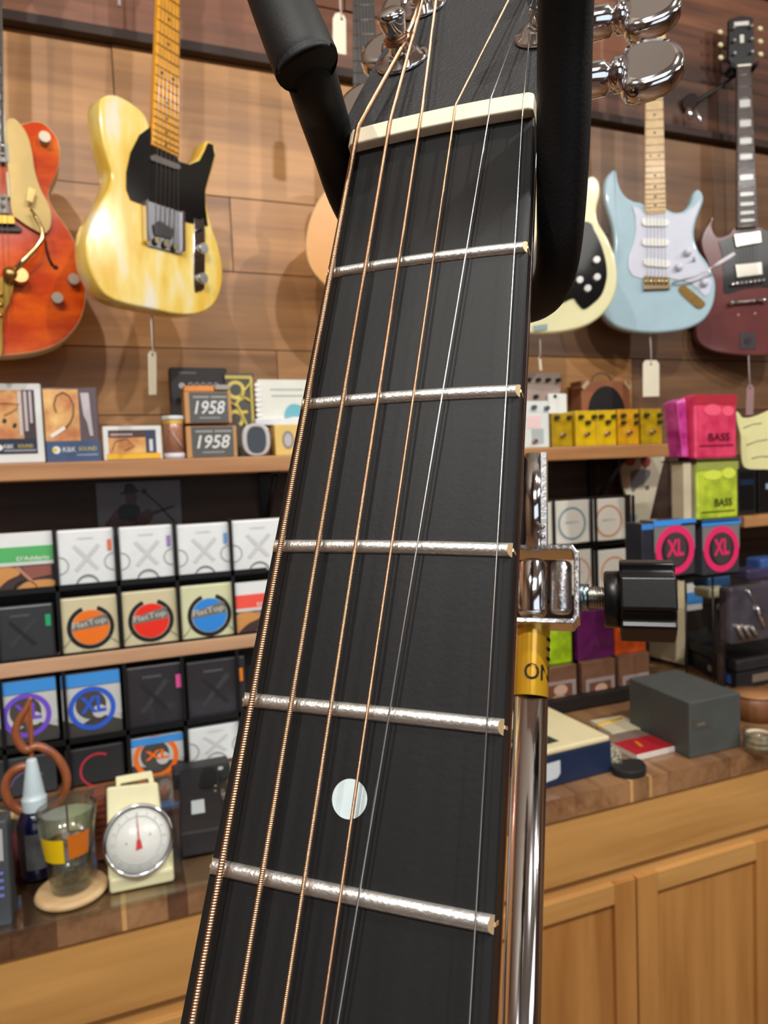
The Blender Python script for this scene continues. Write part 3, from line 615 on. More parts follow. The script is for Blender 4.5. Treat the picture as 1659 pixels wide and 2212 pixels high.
plate(p0, n, [(320, 340), (330, 336), (384, 358), (386, 366), (378, 368), (322, 348)], .007, .006, False).build('neck_pickup', CHROME, t)
plate(p0, n, [(306, 437), (312, 434), (391, 460), (393, 545), (386, 549), (317, 531)], .0045, .004, False).build('bridge_plate', mat((120, 120, 124), .3, 1), t)
plate(p0, n, [(306, 437), (312, 434), (315, 528), (308, 522)], .014, .012, False).build('bridge_wall', CHROME, t)
plate(p0, n, [(386, 458), (392, 461), (393, 545), (387, 547)], .012, .010, False).build('bridge_wall', CHROME, t)
plate(p0, n, [(326, 488), (340, 478), (372, 500), (366, 518), (330, 510)], .008, .007, False).build('bridge_pickup', mat((40, 40, 42), .3), t)
for k in range(3): q = PN(333 + k * 20, 522 + k * 7, p0, n); MB().cyl(q + n * .004, q + n * .012, .007, .007, 12).build('saddle', mat((120, 112, 90), .3, 1), t)
plate(p0, n, [(420, 474), (430, 476), (440, 484), (440, 610), (436, 626), (427, 629), (418, 618), (418, 484)], .003, .003).build('control_plate', CHROME, t)
for (a, b, r) in ((430, 540, .011), (429, 604, .011)): q = PN(a, b, p0, n); MB().cyl(q, q + n * .018, r, r * .95, 20).build('knob', mat((190, 190, 192), .25, 1), t)
q = PN(430, 497, p0, n); MB().cyl(q, q + n * .014, .003, .004, 12).build('switch', BLACK, t)
telem = (p0, n)
# --- orange hollow body at the left edge
p0, n = gframe(80, 500, 1.58, 6)
t = tgt('hollow_body_guitar', 'flamed orange hollow body guitar with gold hardware at the left edge', p0, n, (40, 760))
rb = [(30, 270), (52, 266), (70, 262), (92, 265), (112, 282), (126, 305), (130, 335), (126, 365), (114, 392), (106, 410), (106, 430), (118, 455), (140, 485), (160, 520), (177, 560), (184, 600), (185, 640), (178, 680), (158, 714), (130, 740), (90, 757), (45, 765), (0, 768), (-90, 764), (-190, 740), (-235, 690), (-245, 620), (-222, 540), (-170, 470), (-150, 430), (-165, 390), (-190, 330), (-170, 270), (-110, 240), (-50, 255), (0, 268)]
orng = patchy((196, 62, 8), (226, 92, 10), 14, .4, .6, .15, .8, (1, 1, 2.2), c3=(236, 116, 30))
MB().prism([PN(x, y, p0, n) for x, y in sm2(rb, 4)], -n * .06, mi=1, smooth=True, chamfer=.0015, mi2=0).build('body', [orng, mat((206, 186, 140), .4)], t)
ins = on(p0, n, sm2(rb, 4)); cc = sum(ins, V()) / len(ins)
MB().prism([cc + (q - cc) * .972 + n * .0012 for q in ins], -n * .001).build('top', orng, t)
gpg = [(12, 275), (30, 262), (55, 290), (68, 330), (75, 375), (88, 415), (106, 450), (110, 480), (105, 500), (92, 508), (70, 498), (40, 478), (26, 462), (20, 400), (14, 330)]
plate(p0, n, gpg, .012, .003).build('pickguard', mat((176, 150, 92), .3, .35, noise=.1), t)
for (a, b) in ((96, 305), (158, 608), (123, 648)): q = PN(a, b, p0, n); MB().cyl(q + n * .001, q + n * .022, .011, .0105, 20).build('knob', mat((170, 158, 140), .3, .7), t)
gold = mat((222, 178, 84), .18, 1)
gneck(t, p0, n, (-42, 330), (10, 330), (-22, 0), .043, .625, 22, mat((40, 32, 30), .4), mat((190, 96, 30), .3), L=.44, fretm=STEEL, inl=mat((220, 220, 215), .3), blockinl=True, h=.016, bridge=(-10, 700), strm=mat((200, 196, 180), .3, .8))
for yy, c_ in ((330, (120, 118, 112)), (440, (120, 118, 112))): plate(p0, n, [(-52, yy - 18), (17, yy - 14), (20, yy + 26), (-50, yy + 22)], .014, .012, False).build('pickup', mat(c_, .35, .6), t)
for k in range(2):
    for j in range(2): q = PN(6, 322 + 110 * k + 18 * j, p0, n) + n * .014; MB().ball(q, .005).build('pole_screw', CHROME, t)
plate(p0, n, [(-60, 478), (34, 488), (48, 498), (44, 503), (-60, 500)], .01, .009, False).build('bridge_base', mat((40, 26, 20), .4), t)
plate(p0, n, [(-55, 468), (30, 474), (32, 490), (-55, 488)], .02, .010, False).build('bridge', gold, t)
plate(p0, n, [(13, 376), (20, 376), (24, 430), (17, 430)], .012, .004, False).build('pale_trim', mat((214, 196, 150), .4), t)
q = lambda x, y, h: PN(x, y, p0, n) + n * h
MB().tube([q(66, 462, .026), q(78, 480, .03), q(90, 506, .034), q(91, 528, .034), q(76, 548, .034), q(52, 572, .03), q(28, 596, .026)], [.003, .003, .0034, .0055, .0045, .0055, .006], 10).build('vibrato_arm', mat((226, 200, 140), .15, 1), t)
MB().obx(q(66, 432, .026), (n.cross(V((0, 0, 1)))) * .006 + V((.002, 0, .008)) * .2, V((.003, 0, .0125)), n * .002).build('arm_tip', mat((226, 200, 130), .15, 1), t)
MB().cyl(q(40, 604, .0), q(44, 602, .03), .016, .014, 20).ball(q(22, 600, .026), .014).build('vibrato_pivot', mat((170, 140, 92), .38, 1), t)
plate(p0, n, [(-40, 770), (-30, 640), (-15, 610), (15, 600), (30, 612), (22, 650), (6, 690), (2, 770)], .012, .01).build('tailpiece', gold, t)
for k in range(3): q_ = q(2, 640 + 22 * k, .014); MB().ball(q_, .005).build('string_pin', gold, t)
MB().tube([q(97, 512, .002), q(99, 535, .002), q(106, 560, .002), q(114, 575, .002)], [.0015, .002, .0025, .003], 8).ball(q(118, 578, .0), .006, 0, 10, (1.2, .3, 1)).ball(q(110, 572, .0), .003, 0, 10, (1, .3, 1)).build('sound_hole', mat((12, 6, 5), .8), t)
# --- natural flat-top half hidden behind the neck
p0, n = gframe(780, 450, 1.55, -21)
t = tgt('acoustic_guitar', 'amber flat-top guitar mostly hidden behind the dark neck', p0, n, (760, 700))
ac = [(745, 395), (712, 405), (690, 428), (672, 465), (662, 505), (661, 545), (672, 580), (695, 608), (725, 630), (780, 648), (850, 650), (905, 625), (935, 580), (935, 520), (905, 470), (880, 430), (885, 395), (900, 340), (880, 290), (830, 270), (780, 275), (745, 300), (735, 345)]
MB().prism([PN(x, y, p0, n) for x, y in sm2(ac, 5)], -n * .085, mi=1, smooth=True, chamfer=.002, mi2=0).build('body', [mat((214, 146, 52), .35, coat=.15, noise=.08, ns=8), mat((208, 190, 156), .35, coat=.4)], t)
gneck(t, p0, n, (764, 300), (826, 315), (785, 0), .044, .645, 14, mat((62, 58, 56), .4, noise=.1), mat((110, 66, 40), .4), L=.37, fretm=mat((170, 160, 145), .3, .9), bridge=(815, 560))
q = PN(815, 420, p0, n); MB().cyl(q, q + n * .0008, .05, .05, 40).build('sound_hole', mat((15, 10, 8), .8), t)
# --- cream solid body behind the right arm of the stand
p0, n = gframe(1240, 560, 1.50, -26)
t = tgt('electric_guitar', 'cream electric guitar with black pickguard partly hidden by the padded arm', p0, n, (1200, 710))
cr = [(1283, 380), (1294, 392), (1296, 418), (1289, 450), (1292, 478), (1308, 505), (1324, 540), (1333, 580), (1332, 622), (1318, 658), (1295, 685), (1262, 705), (1220, 716), (1170, 720), (1120, 716), (1085, 690), (1075, 650), (1085, 600), (1105, 560), (1118, 520), (1112, 480), (1100, 440), (1108, 405), (1130, 395), (1155, 420), (1175, 455), (1215, 460), (1240, 440), (1256, 400), (1270, 383)]
MB().prism([PN(x, y, p0, n) for x, y in sm2(cr, 4)], -n * .04, smooth=True, chamfer=.006).build('body', mat((226, 222, 176), .15, coat=.8), t)
cp = [(1268, 480), (1284, 500), (1298, 530), (1308, 565), (1310, 600), (1300, 635), (1282, 655), (1261, 668), (1246, 655), (1236, 645), (1200, 660), (1160, 655), (1140, 620), (1150, 560), (1165, 500), (1200, 485)]
plate(p0, n, cp, .0035, .0035).build('pickguard', mat((10, 10, 12), .12, coat=.9), t)
plate(p0, n, [(1156, 716), (1184, 706), (1250, 712), (1254, 706)][:0] or [(1152, 704), (1182, 700), (1182, 712), (1154, 716)], .003, .004, False).build('end_plate', mat((150, 170, 170), .25, .6), t)
for (a, b) in ((1286, 565), (1287, 602), (1267, 626), (1250, 608)): q = PN(a, b, p0, n) + n * .003; MB().cyl(q, q + n * .016, .0085, .008, 18).build('knob', mat((226, 226, 224), .2, .5), t)
gneck(t, p0, n, (1172, 470), (1222, 466), (1200, 40), .043, .648, 20, mat((190, 150, 100), .4), mat((200, 160, 110), .4), L=.5, bridge=(1195, 600))
creamf = (p0, n)
# --- pale blue double cutaway
p0, n = gframe(1415, 560, 1.63, -25)
t = tgt('electric_guitar', 'pale blue electric guitar with white pickguard and tremolo arm', p0, n, (1415, 715))
sb = [(1331, 366), (1318, 372), (1307, 388), (1304, 415), (1309, 445), (1320, 480), (1326, 515), (1323, 550), (1310, 590), (1299, 625), (1296, 655), (1303, 680), (1322, 700), (1352, 713), (1395, 719), (1440, 718), (1485, 710), (1520, 692), (1540, 662), (1547, 625), (1543, 595), (1528, 565), (1510, 540), (1501, 510), (1504, 480), (1514, 452), (1521, 430), (1517, 414), (1507, 408), (1497, 418), (1490, 440), (1476, 455), (1456, 457), (1440, 450), (1414, 452), (1390, 438), (1366, 432), (1348, 418), (1337, 395)]
MB().prism([PN(x, y, p0, n) for x, y in sm2(sb, 4)], -n * .045, smooth=True, chamfer=.008).build('body', mat((168, 196, 208), .12, coat=.9), t)
spg = [(1366, 446), (1373, 470), (1374, 495), (1368, 525), (1357, 555), (1357, 580), (1366, 596), (1386, 602), (1392, 596), (1440, 600), (1490, 610), (1510, 628), (1522, 640), (1532, 634), (1536, 610), (1530, 588), (1512, 560), (1496, 530), (1492, 500), (1500, 470), (1511, 445), (1512, 430), (1500, 446), (1480, 462), (1456, 465), (1438, 458), (1390, 462), (1380, 450)]
MB().prism([PN(x, y, p0, n) + n * .0025 for x, y in spg], -n * .0025).build('pickguard', mat((204, 208, 222), .2, coat=.6), t)
for (y, dx, e) in ((483, 0, 0), (526, 0, 0), (569, 3, 3)):
    plate(p0, n, [(1386 + dx, y - 7), (1392 + dx, y - 10), (1438 + dx, y - 8 + e), (1444 + dx, y - 3 + e), (1442 + dx, y + 5 + e), (1436 + dx, y + 8 + e), (1392 + dx, y + 7), (1386 + dx, y + 3)], .008, .006, False).build('pickup', mat((230, 230, 224), .3, coat=.4), t, .001)
gneck(t, p0, n, (1392, 464), (1437, 462), (1412, 230), .043, .648, 22, mat((222, 190, 142), .3, coat=.5, noise=.1, ns=80), mat((214, 180, 128), .3), L=.45, inl=mat((90, 70, 40), .5), fretm=mat((190, 176, 140), .3, .9), bridge=(1415, 606), strm=mat((190, 190, 190), .3, .8), hstock=(.035, .05, .17))
plate(p0, n, [(1389, 598), (1444, 600), (1446, 626), (1389, 628)], .010, .009, False).build('tremolo_bridge', mat((140, 122, 92), .3, .9), t, .002)
for k in range(6): q = PN(1393 + k * 8.6, 603, p0, n) + n * .01; MB().cyl(q, q - V((0, 0, .018)), .004, .004, 10).build('saddle', mat((190, 170, 130), .25, 1), t)
q = lambda x, y, h: PN(x, y, p0, n) + n * h
MB().tube([q(1450, 613, .008), q(1490, 604, .03), q(1530, 584, .04)], .0028, 8).build('tremolo_arm', mat((200, 196, 196), .3, .6), t)
MB().tube([q(1528, 585, .04), q(1542, 577, .04), q(1560, 566, .04), q(1573, 557, .04)], [.003, .0058, .0066, .005], 10).build('arm_tip', mat((214, 210, 216), .3), t)
for (a, b) in ((1464, 578), (1519, 612)): MB().lathe([(.011, 0), (.010, .012), (.0085, .016), (0, .017)], q(a, b, .002), n, 20).build('knob', mat((206, 210, 222), .25, coat=.4), t)
MB().lathe([(.011, 0), (.010, .012), (.0085, .016), (0, .017)], q(1483, 546, .002), n, 20).build('knob', mat((206, 210, 222), .25, coat=.4), t)
MB().cyl(q(1500, 566, .002), q(1494, 560, .016), .002, .003, 10).build('switch', mat((150, 150, 165), .3), t)
plate(p0, n, [(1466, 622), (1474, 617), (1482, 620), (1520, 652), (1520, 662), (1510, 667), (1498, 660), (1470, 634)], .004, .004).build('output_jack', mat((190, 150, 84), .2, .9), t)
for a, b in ((1474, 628), (1488, 634), (1500, 642), (1494, 648), (1512, 658), (1505, 661)): MB().ball(q(a, b, .004), .003).build('jack_highlight_screw', CHROME, t)
# --- dark red with horns
p0, n = gframe(1600, 620, 1.70, -24)
t = tgt('electric_guitar', 'dark red electric guitar with pointed horns and black pickguard at the right', p0, n, (1620, 765))
sg = [(1540, 469), (1532, 482), (1522, 497), (1516, 516), (1518, 540), (1526, 560), (1534, 585), (1536, 610), (1528, 640), (1512, 675), (1504, 710), (1510, 738), (1535, 755), (1580, 764), (1640, 767), (1700, 760), (1735, 735), (1740, 700), (1725, 660), (1712, 620), (1712, 580), (1722, 545), (1722, 510), (1712, 485), (1700, 470), (1690, 490), (1672, 502), (1655, 498), (1640, 490), (1590, 490), (1575, 505), (1552, 512), (1541, 500), (1537, 485)]
MB().prism([PN(x, y, p0, n) for x, y in sm2(sg, 4)], -n * .035, smooth=True, chamfer=.0025).build('body', mat((104, 54, 52), .2, coat=.8, noise=.15, ns=10), t)
gpg = [(1552, 522), (1580, 512), (1600, 498), (1655, 498), (1690, 520), (1690, 600), (1680, 622), (1640, 620), (1600, 625), (1575, 635), (1562, 632), (1562, 590), (1560, 550)]
plate(p0, n, gpg, .0025, .0025, False).build('pickguard', mat((38, 42, 44), .18, coat=.8, noise=.3, ns=12), t)
for pts in ([(1583, 508), (1640, 500), (1643, 526), (1588, 536)], [(1586, 573), (1643, 567), (1645, 595), (1590, 602)]): plate(p0, n, pts, .010, .008, False).build('pickup', mat((216, 212, 200), .25, .8), t, .002)
for k in range(8): MB().ball(PN(1580 + k * 9.4, 616 - k * 1.2, p0, n) + n * .010, .0065, 0, 8).build('bridge_saddle', CHROME, t)
MB().tube([PN(1580, 656, p0, n) + n * .012, PN(1645, 650, p0, n) + n * .012], .0045, 10).ball(PN(1577, 656, p0, n) + n * .010, .009).ball(PN(1647, 650, p0, n) + n * .010, .009).build('tailpiece', CHROME, t)
MB().ball(PN(1624, 652, p0, n) + n * .012, .007).build('tailpiece_screw', CHROME, t)
for a, b in ((1595, 680), (1631, 677)): q = PN(a, b, p0, n); MB().cyl(q, q + n * .001, .004, .004, 12).build('filled_hole', mat((170, 110, 105), .4), t)
plate(p0, n, [(1597, 718), (1632, 718), (1633, 754), (1598, 754)], .002, .002, False).build('jack_plate', mat((70, 60, 62), .3, .3), t)
q = PN(1615, 736, p0, n) + n * .002; MB().cyl(q, q + n * .002, .011, .011, 20).build('jack_socket', BLACK, t)
cc, up, s, E = gneck(t, p0, n, (1590, 496), (1634, 492), (1604, 150), .040, .628, 22, mat((74, 62, 58), .4), mat((90, 34, 36), .3), L=(PN(1604, 146, p0, n) - PN(1612, 494, p0, n)).length, inl=mat((216, 218, 214), .25, coat=.6), blockinl=True, fretm=mat((190, 186, 180), .3, .9), bridge=(1613, 620), hstock=(.040, .12, .155), h=.010)
for k in range(3):
    for sd in (-1, 1):
        q = E + up * (.04 + k * .038) + s * sd * .026; MB().cyl(q, q + n * .012, .005, .004, 12).build('tuning_post', STEEL, t)
        q2 = E + up * (.04 + k * .038) + s * sd * .060 - n * .01; MB().ball(q2, .009, 0, 10, (1.1, .6, .8)).build('tuner_button', mat((214, 206, 160), .4), t)
MB().obx(E + up * .13, s * .022, up * .006, n * .001).obx(E + up * .085, s * .006, up * .012, n * .001).build('headstock_inlay', mat((206, 204, 196), .3), t)
sgE, sgup = E, up
# hangers
hp = sgE + sgup * .012 - n * .012
wp = PY(1500, 232, WY - .004)
h = thing('guitar_hanger', 'black arm and chrome foot of the wall hook carrying the dark red guitar', 'guitar hanger', wp)
MB().tube([PY(1497, 225, WY - .05), PY(1560, 185, 1.74), hp - n * .02 - V((0, 0, .012))], .0055, 10).build('arm', BLACK, h)
MB().obx(hp - n * .014 - V((0, 0, .014)), s * .038, V((0, 0, .009)), n * .008).build('yoke', BLACK, h, .003)
for k in (-1, 1): MB().tube([hp - n * .014 + s * .036 * k - V((0, 0, .014)), hp + s * .036 * k + n * .03 - V((0, 0, .010))], .007, 10).build('prong', BLACK, h)
MB().cyl(PY(1490, 222, WY - .004), PY(1490, 222, WY - .05), .026, .02, 24).build('wall_plate', mat((40, 26, 20), .5), h)
MB().lathe([(0, -.03), (.006, -.028), (.011, -.012), (.008, .004), (0, .01)], PY(1487, 238, WY - .06), (-.2, .2, 1)).lathe([(0, -.035), (.004, -.03), (.006, -.005), (0, .02)], PY(1506, 245, WY - .06), (-.3, .2, 1)).build('chrome_foot', CHROME, h)
# ---- paper tags
def hangtag(lab, pts, hole, string, D, n_=(0, -1, 0), m=None):
    n = V(n_); p0 = PY(*hole, D)
    t = thing('price_tag', lab, 'price tag', p0)
    MB().prism([PN(x, y, p0, n) for x, y in pts], -n * .0012).build('card', m or mat((222, 214, 190), .6), t)
    q = PN(*hole, p0, n); MB().cyl(q + n * .0002, q + n * .0008, .003, .003, 14).build('eyelet', mat((70, 50, 40), .5), t)
    MB().tube([q + n * .0014] + [PY(x, y, D) for x, y in string], .0012, 6).build('cord', mat((214, 206, 200), .7), t)
hangtag('pale price tag hanging below the pale blue guitar', [(1389, 786), (1394, 778), (1418, 778), (1424, 786), (1424, 856), (1389, 857)], (1406, 787), [(1406, 750), (1404, 722)], 1.655)
hangtag('narrow pale price tag hanging below the butter yellow guitar', [(321, 765), (326, 758), (336, 760), (338, 770), (338, 852), (323, 853)], (329, 766), [(328, 720), (326, 684)], 1.485, yaw(62))
hangtag('narrow mauve price tag hanging below the dark red guitar', [(1613, 838), (1617, 830), (1626, 832), (1629, 842), (1627, 896), (1611, 896)], (1620, 838), [(1618, 800), (1617, 768)], 1.69, yaw(-24), mat((150, 116, 116), .6))
hangtag('white price tag hanging beside the neck of the amber guitar', [(719, 40), (724, 29), (732, 27), (744, 34), (747, 42), (748, 118), (733, 116), (719, 108)], (738, 41), [(735, 15), (734, -30)], 1.44)
hangtag('thin pale tag below the cream guitar, edge on, above the white pedals', [(1163, 770), (1168, 768), (1171, 800), (1166, 800)], (1167, 772), [(1167, 745), (1166, 722)], 1.56, yaw(-40))
tag(MB().tube([PY(256, -60, 1.72), PY(257, -20, 1.72), PY(258, 14, 1.72)], [.002, .003, .004], 8).build('tag_end', mat((190, 184, 176), .6)), 'tip of a pale tag at the top edge above the butter yellow guitar', 'price tag')
# ================================================================ RIGHT SIDE PACKETS
R2 = 1.63
G2 = 'white ring packets on the right rack'
cw = mat((222, 218, 206), .4, coat=.3, bump=.1, bs=60)
def ringp(c, tx): return [('ring', 'colour_ring', c, .5, .47, .37, .05), ('text', 'lettering', tx, 'MARTIN', .5, .5, .05, .36), ('poly', 'corner_print', (236, 230, 218), [(.03, .03), (.3, .03), (.12, .22), (.03, .3)]), ('poly', 'corner_print', (236, 230, 218), [(.97, .03), (.7, .03), (.88, .22), (.97, .3)])]
for lab, r, it in (('cream string packet edge beside the chrome bar', (1162, 1086, 1193, 1178), []), ('cream string packet with a grey blue ring', (1197, 1081, 1273, 1175), ringp((120, 146, 156), (176, 182, 180))),
                   ('cream string packet with an orange ring, upper row', (1278, 1077, 1351, 1168), ringp((212, 150, 118), (214, 180, 162))),
                   ('cream string packet behind the chrome clamp, lower row', (1205, 1188, 1283, 1285), ringp((214, 156, 124), (214, 180, 162))), ('cream string packet with an orange ring behind the black knob', (1290, 1187, 1363, 1280), ringp((214, 156, 124), (214, 180, 162)))):
    boxy('string_packet', lab, 'string packet', frect(*r, R2), .02, cw, it, G2, .003, body='pouch')
t = thing('wire_display_rack', 'dark wire rack behind the chrome clamp holding cream packets', 'rack', (1.15, R2 + .03, CT))
MB().bx(PY(1150, 1200, R2).x, PY(1380, 1200, R2).x, R2 + .03, R2 + .04, CT2, PY(1275, 1075, R2).z).build('back_panel', mat((40, 27, 22), .7, noise=.2), t)
for cx_ in (1195, 1276, 1285, 1366):
    xx = PY(cx_, 1150, R2).x; MB().bx(xx - .003, xx + .003, R2 - .008, R2 - .002, CT2, PY(1275, 1075, R2).z).build('divider', BLACK, t)
for yb in (1176, 1288): z_ = PY(1275, yb, R2).z; MB().bx(PY(1150, yb, R2).x, PY(1380, yb, R2).x, R2 - .008, R2 + .03, z_ - .005, z_ - .001).build('ledge', BLACK, t)
R3 = 1.56
t = thing('packet_rack', 'low dark rack right of the pole holding coloured and brown packets', 'rack', (1.1, R3 + .03, CT))
MB().bx(PY(1150, 1450, R3).x, PY(1420, 1450, R3).x, R3 + .03, R3 + .04, CT2, PY(1275, 1300, R3).z).build('back_panel', mat((30, 20, 16), .7), t)
MB().bx(PY(1150, 1540, R3).x, PY(1420, 1540, R3).x, R3 - .05, R3 + .03, CT2, CT2 + .03).build('base', mat((24, 16, 12), .7), t)
G3 = 'coloured packets low on the right rack'
for lab, r, c_ in (('lime green packet beside the chrome pole', (1165, 1345, 1236, 1436), (178, 216, 36)), ('purple packet under the chrome screw', (1248, 1318, 1326, 1424), (104, 30, 92)), ('orange packet under the black knob', (1330, 1330, 1396, 1414), (218, 84, 26))):
    boxy('foil_packet', lab, 'packet', frect(*r, R3), .02, patchy(tuple(int(v * .8) for v in c_), c_, 40, .35, .65, .3, .4), (), G3, .004, body='pouch')
G4 = 'brown packets low on the right rack'
for lab, r in (('brown packet with a pale framed picture beside the chrome pole', (1165, 1440, 1247, 1528)), ('brown packet with a pale framed picture, middle of three', (1258, 1426, 1330, 1530)), ('brown packet with a pale framed picture beside the grey box', (1338, 1412, 1404, 1534))):
    boxy('brown_packet', lab, 'packet', frect(*r, R3 - .02), .02, mat((112, 78, 58), .4, coat=.3, noise=.2, ns=30), [('rect', 'pale_frame', (150, 136, 134), .1, .0, .96, .64), ('rect', 'picture', (112, 72, 52), .2, .06, .86, .56), ('disc', 'pale_figure', (196, 160, 136), .55, .42, .18, .12), ('disc', 'pale_figure', (176, 140, 118), .5, .2, .2, .1)], G4, .003, body='pouch')
# spinner with bass packs
R4 = 1.33
def rz(r, D=R4): return frect(*r, D)
t = thing('floor_rack', 'black rack standing behind the pink and green packets at the right', 'rack', (PY(1500, 1100, R4).x, R4 + .04, CT2))
MB().bx(PY(1512, 1100, R4).x, PY(1588, 1100, R4).x, R4 + .065, R4 + .069, PY(1540, 1243, R4).z, PY(1530, 880, R4).z).build('panel', mat((24, 18, 18), .6), t)
for xx in (1520, 1580): MB().cyl((PY(xx, 1200, R4).x, R4 + .06, CT2 + .01), (PY(xx, 1200, R4).x, R4 + .06, PY(1540, 1243, R4).z), .0025).build('upright', BLACK, t)
MB().bx(PY(1440, 1100, R4).x, PY(1560, 1100, R4).x, R4 + .03, R4 + .12, CT2, CT2 + .012).build('foot', BLACK, t)
for yb in (992, 1124, 1243):
    z_ = PY(1540, yb, R4).z; MB().bx(PY(1470, yb, R4).x, PY(1595, yb, R4).x, R4 - .004, R4 + .065, z_ - .004, z_ - .001).build('ledge', BLACK, t)
pk = patchy((196, 46, 84), (226, 72, 108), 30, .35, .65, .3, .5); gk = patchy((150, 170, 50), (196, 214, 62), 30, .35, .65, .3, .5)
boxy('bass_string_packet', 'pink bass string packet above the green one', 'string packet', rz((1500, 852, 1592, 991)), .05, pk, [('rect', 'flap', (170, 40, 56), .0, .84, 1, 1), ('disc', 'print', (236, 92, 120), .42, .76, .2, .1), ('disc', 'print', (236, 92, 120), .78, .74, .14, .09), ('text', 'lettering', (84, 20, 46), 'BASS', .56, .34, .12, .5), ('rect', 'fine_print', (120, 26, 56), .1, .2, .9, .22)], None, .006, body='pouch')
boxy('bass_string_packet', 'lime bass string packet between the pink one and the blue topped pair', 'string packet', rz((1505, 992, 1595, 1121)), .05, gk, [('rect', 'flap', (150, 158, 76), .0, .82, 1, 1), ('disc', 'print', (208, 222, 80), .38, .74, .22, .09), ('disc', 'print', (208, 222, 80), .76, .76, .16, .1), ('text', 'lettering', (56, 66, 24), 'BASS', .62, .28, .13, .42), ('rect', 'fine_print', (96, 104, 30), .1, .12, .9, .14)], None, .006, body='pouch')
for k in range(4):
    fr = rz((1459 + k * 10, 866 - k * 3, 1474 + k * 10, 988))
    o = MB().prism([fr.p(-.35 + .1 * k, .98, .012 - .012 * k), fr.p(1 - .1 * k, 1, .012 - .012 * k), fr.p(1.2, 0, .01 - .012 * k), fr.p(.55, 0, .01 - .012 * k)], (0, .045, 0)).build('bass_string_packet', patchy((166, 34, 112), (222, 84, 168), 26, .35, .65, .3, .5), bevel=.003)
    tag(o, ['magenta bass string packet seen edge on, leftmost of the four', 'magenta bass string packet seen edge on, second of the four', 'magenta bass string packet seen edge on, third of the four', 'magenta bass string packet seen edge on, nearest the pink face'][k], 'string packet', 'magenta packets seen edge on')
boxy('cream_sleeve', 'narrow cream sleeve standing left of the lime packet', 'sleeve', rz((1477, 996, 1494, 1122)), .04, mat((196, 184, 156), .5, noise=.1), (), None, .002, body='card')
boxy('grey_sleeve', 'narrow olive grey sleeve between the cream sleeve and the lime packet', 'sleeve', rz((1494, 996, 1504, 1122), R4 + .005), .04, mat((120, 114, 84), .5, noise=.2), (), None, .002, body='card')
def XLd(): return [('rect', 'grey_field', (120, 118, 120), 0, .45, 1, .9), ('disc', 'dark_photo', (44, 40, 44), .5, .46, .36, .44), ('disc', 'dark_photo', (70, 60, 62), .52, .48, .26, .34), ('ring', 'pink_ring', (226, 46, 104), .5, .46, .41, .13), ('text', 'lettering', (226, 46, 104), 'XL', .5, .5, .30, .42), ('rect', 'blue_header', (62, 144, 228), -.02, .9, 1.02, 1.0)]
xm = mat((60, 60, 66), .3, coat=.5)
boxy('string_packet', 'black string packet with a pink ring, left of the pair', 'string packet', rz((1413, 1122, 1501, 1244)), .05, xm, XLd(), 'blue topped packets with pink rings', .003, body='pouch')
boxy('string_packet', 'black string packet with a pink ring, right of the pair', 'string packet', rz((1517, 1122, 1597, 1240)), .05, xm, XLd(), 'blue topped packets with pink rings', .003, body='pouch')
boxy('string_packet', 'dark string packet with a blue top seen edge on, left of the pink ring pair', 'string packet', rz((1387, 1130, 1411, 1246)), .06, mat((44, 48, 56), .35, coat=.4, noise=.2), [('rect', 'blue_header', (62, 132, 214), -.02, .88, 1.02, .98)], None, .003, body='pouch')
# leaflet hanging under the shelf
p0 = PY(1390, 1060, WY - .05); n = V((0, -1, 0))
t = thing('paper_bag', 'cream printed paper bag with red and grey shapes hanging under the shelf end', 'paper bag', PN(1380, 1140, p0, n))
MB().prism(on(p0, n, [(1339, 990), (1437, 985), (1418, 1060), (1403, 1125), (1400, 1140), (1353, 1148), (1352, 1112), (1362, 1090), (1346, 1050)]), (0, .01, 0)).build('sheet', mat((204, 194, 168), .7, noise=.06), t, .001)
for nm, c_, pts in (('red_print', (170, 74, 70), [(1340, 992), (1372, 990), (1366, 1006), (1352, 1004)]), ('red_print', (156, 64, 62), [(1384, 990), (1404, 990), (1402, 1006), (1390, 1010)]), ('grey_print', (120, 116, 122), [(1366, 1016), (1404, 1016), (1396, 1040), (1378, 1052), (1366, 1064), (1362, 1040)]), ('dot_print', (96, 96, 98), [(1394, 1050), (1402, 1050), (1401, 1058), (1394, 1058)]), ('pink_print', (206, 160, 150), [(1346, 1032), (1356, 1036), (1356, 1054), (1348, 1050)]), ('blue_print', (130, 170, 184), [(1354, 1114), (1374, 1112), (1372, 1126), (1354, 1128)])):
    MB().prism([q + V((0, -.0006, 0)) for q in on(p0, n, sm2(pts, 4))], (0, .0006, 0)).build(nm, mat(c_, .6), t)
# right edge: short shelf, dark cabinet amp, cream pickguards
RS = 1.62
z_ = PY(1630, 1112, RS).z
tag(MB().bx(PY(1597, 1112, RS).x, 3.2, RS - .02, WY - .004, z_ - .035, z_).build('wall_shelf', shw, bevel=.003), 'short wooden shelf at the right edge under the small black speaker', 'shelf')
fr = frect(1594, 1008, 1634, 1112, RS + .01); fr.o.z = z_ + .0006
boxy('small_speaker', 'small black speaker with a dark blue panel at the right edge', 'speaker', fr, .1, mat((40, 42, 46), .4), [('rect', 'dark_panel', (14, 15, 20), .1, .1, .86, .9), ('rect', 'blue_band', (28, 52, 84), .12, .62, .84, .74)], None, .004)
fr = frect(1638, 1010, 1700, 1112, RS + .02); fr.o.z = z_ + .0006
boxy('black_case', 'black box beside the small speaker at the frame edge', 'case', fr, .1, mat((20, 20, 22), .4), [('rect', 'pale_sticker', (150, 176, 206), .25, .5, .4, .62)], None, .004)
p0 = PY(1640, 950, 1.45); n = yaw(-20)
t = thing('pickguard_panel', 'pale yellow pickguard shaped panel with grey writing at the right edge', 'panel', PN(1640, 1015, p0, n))
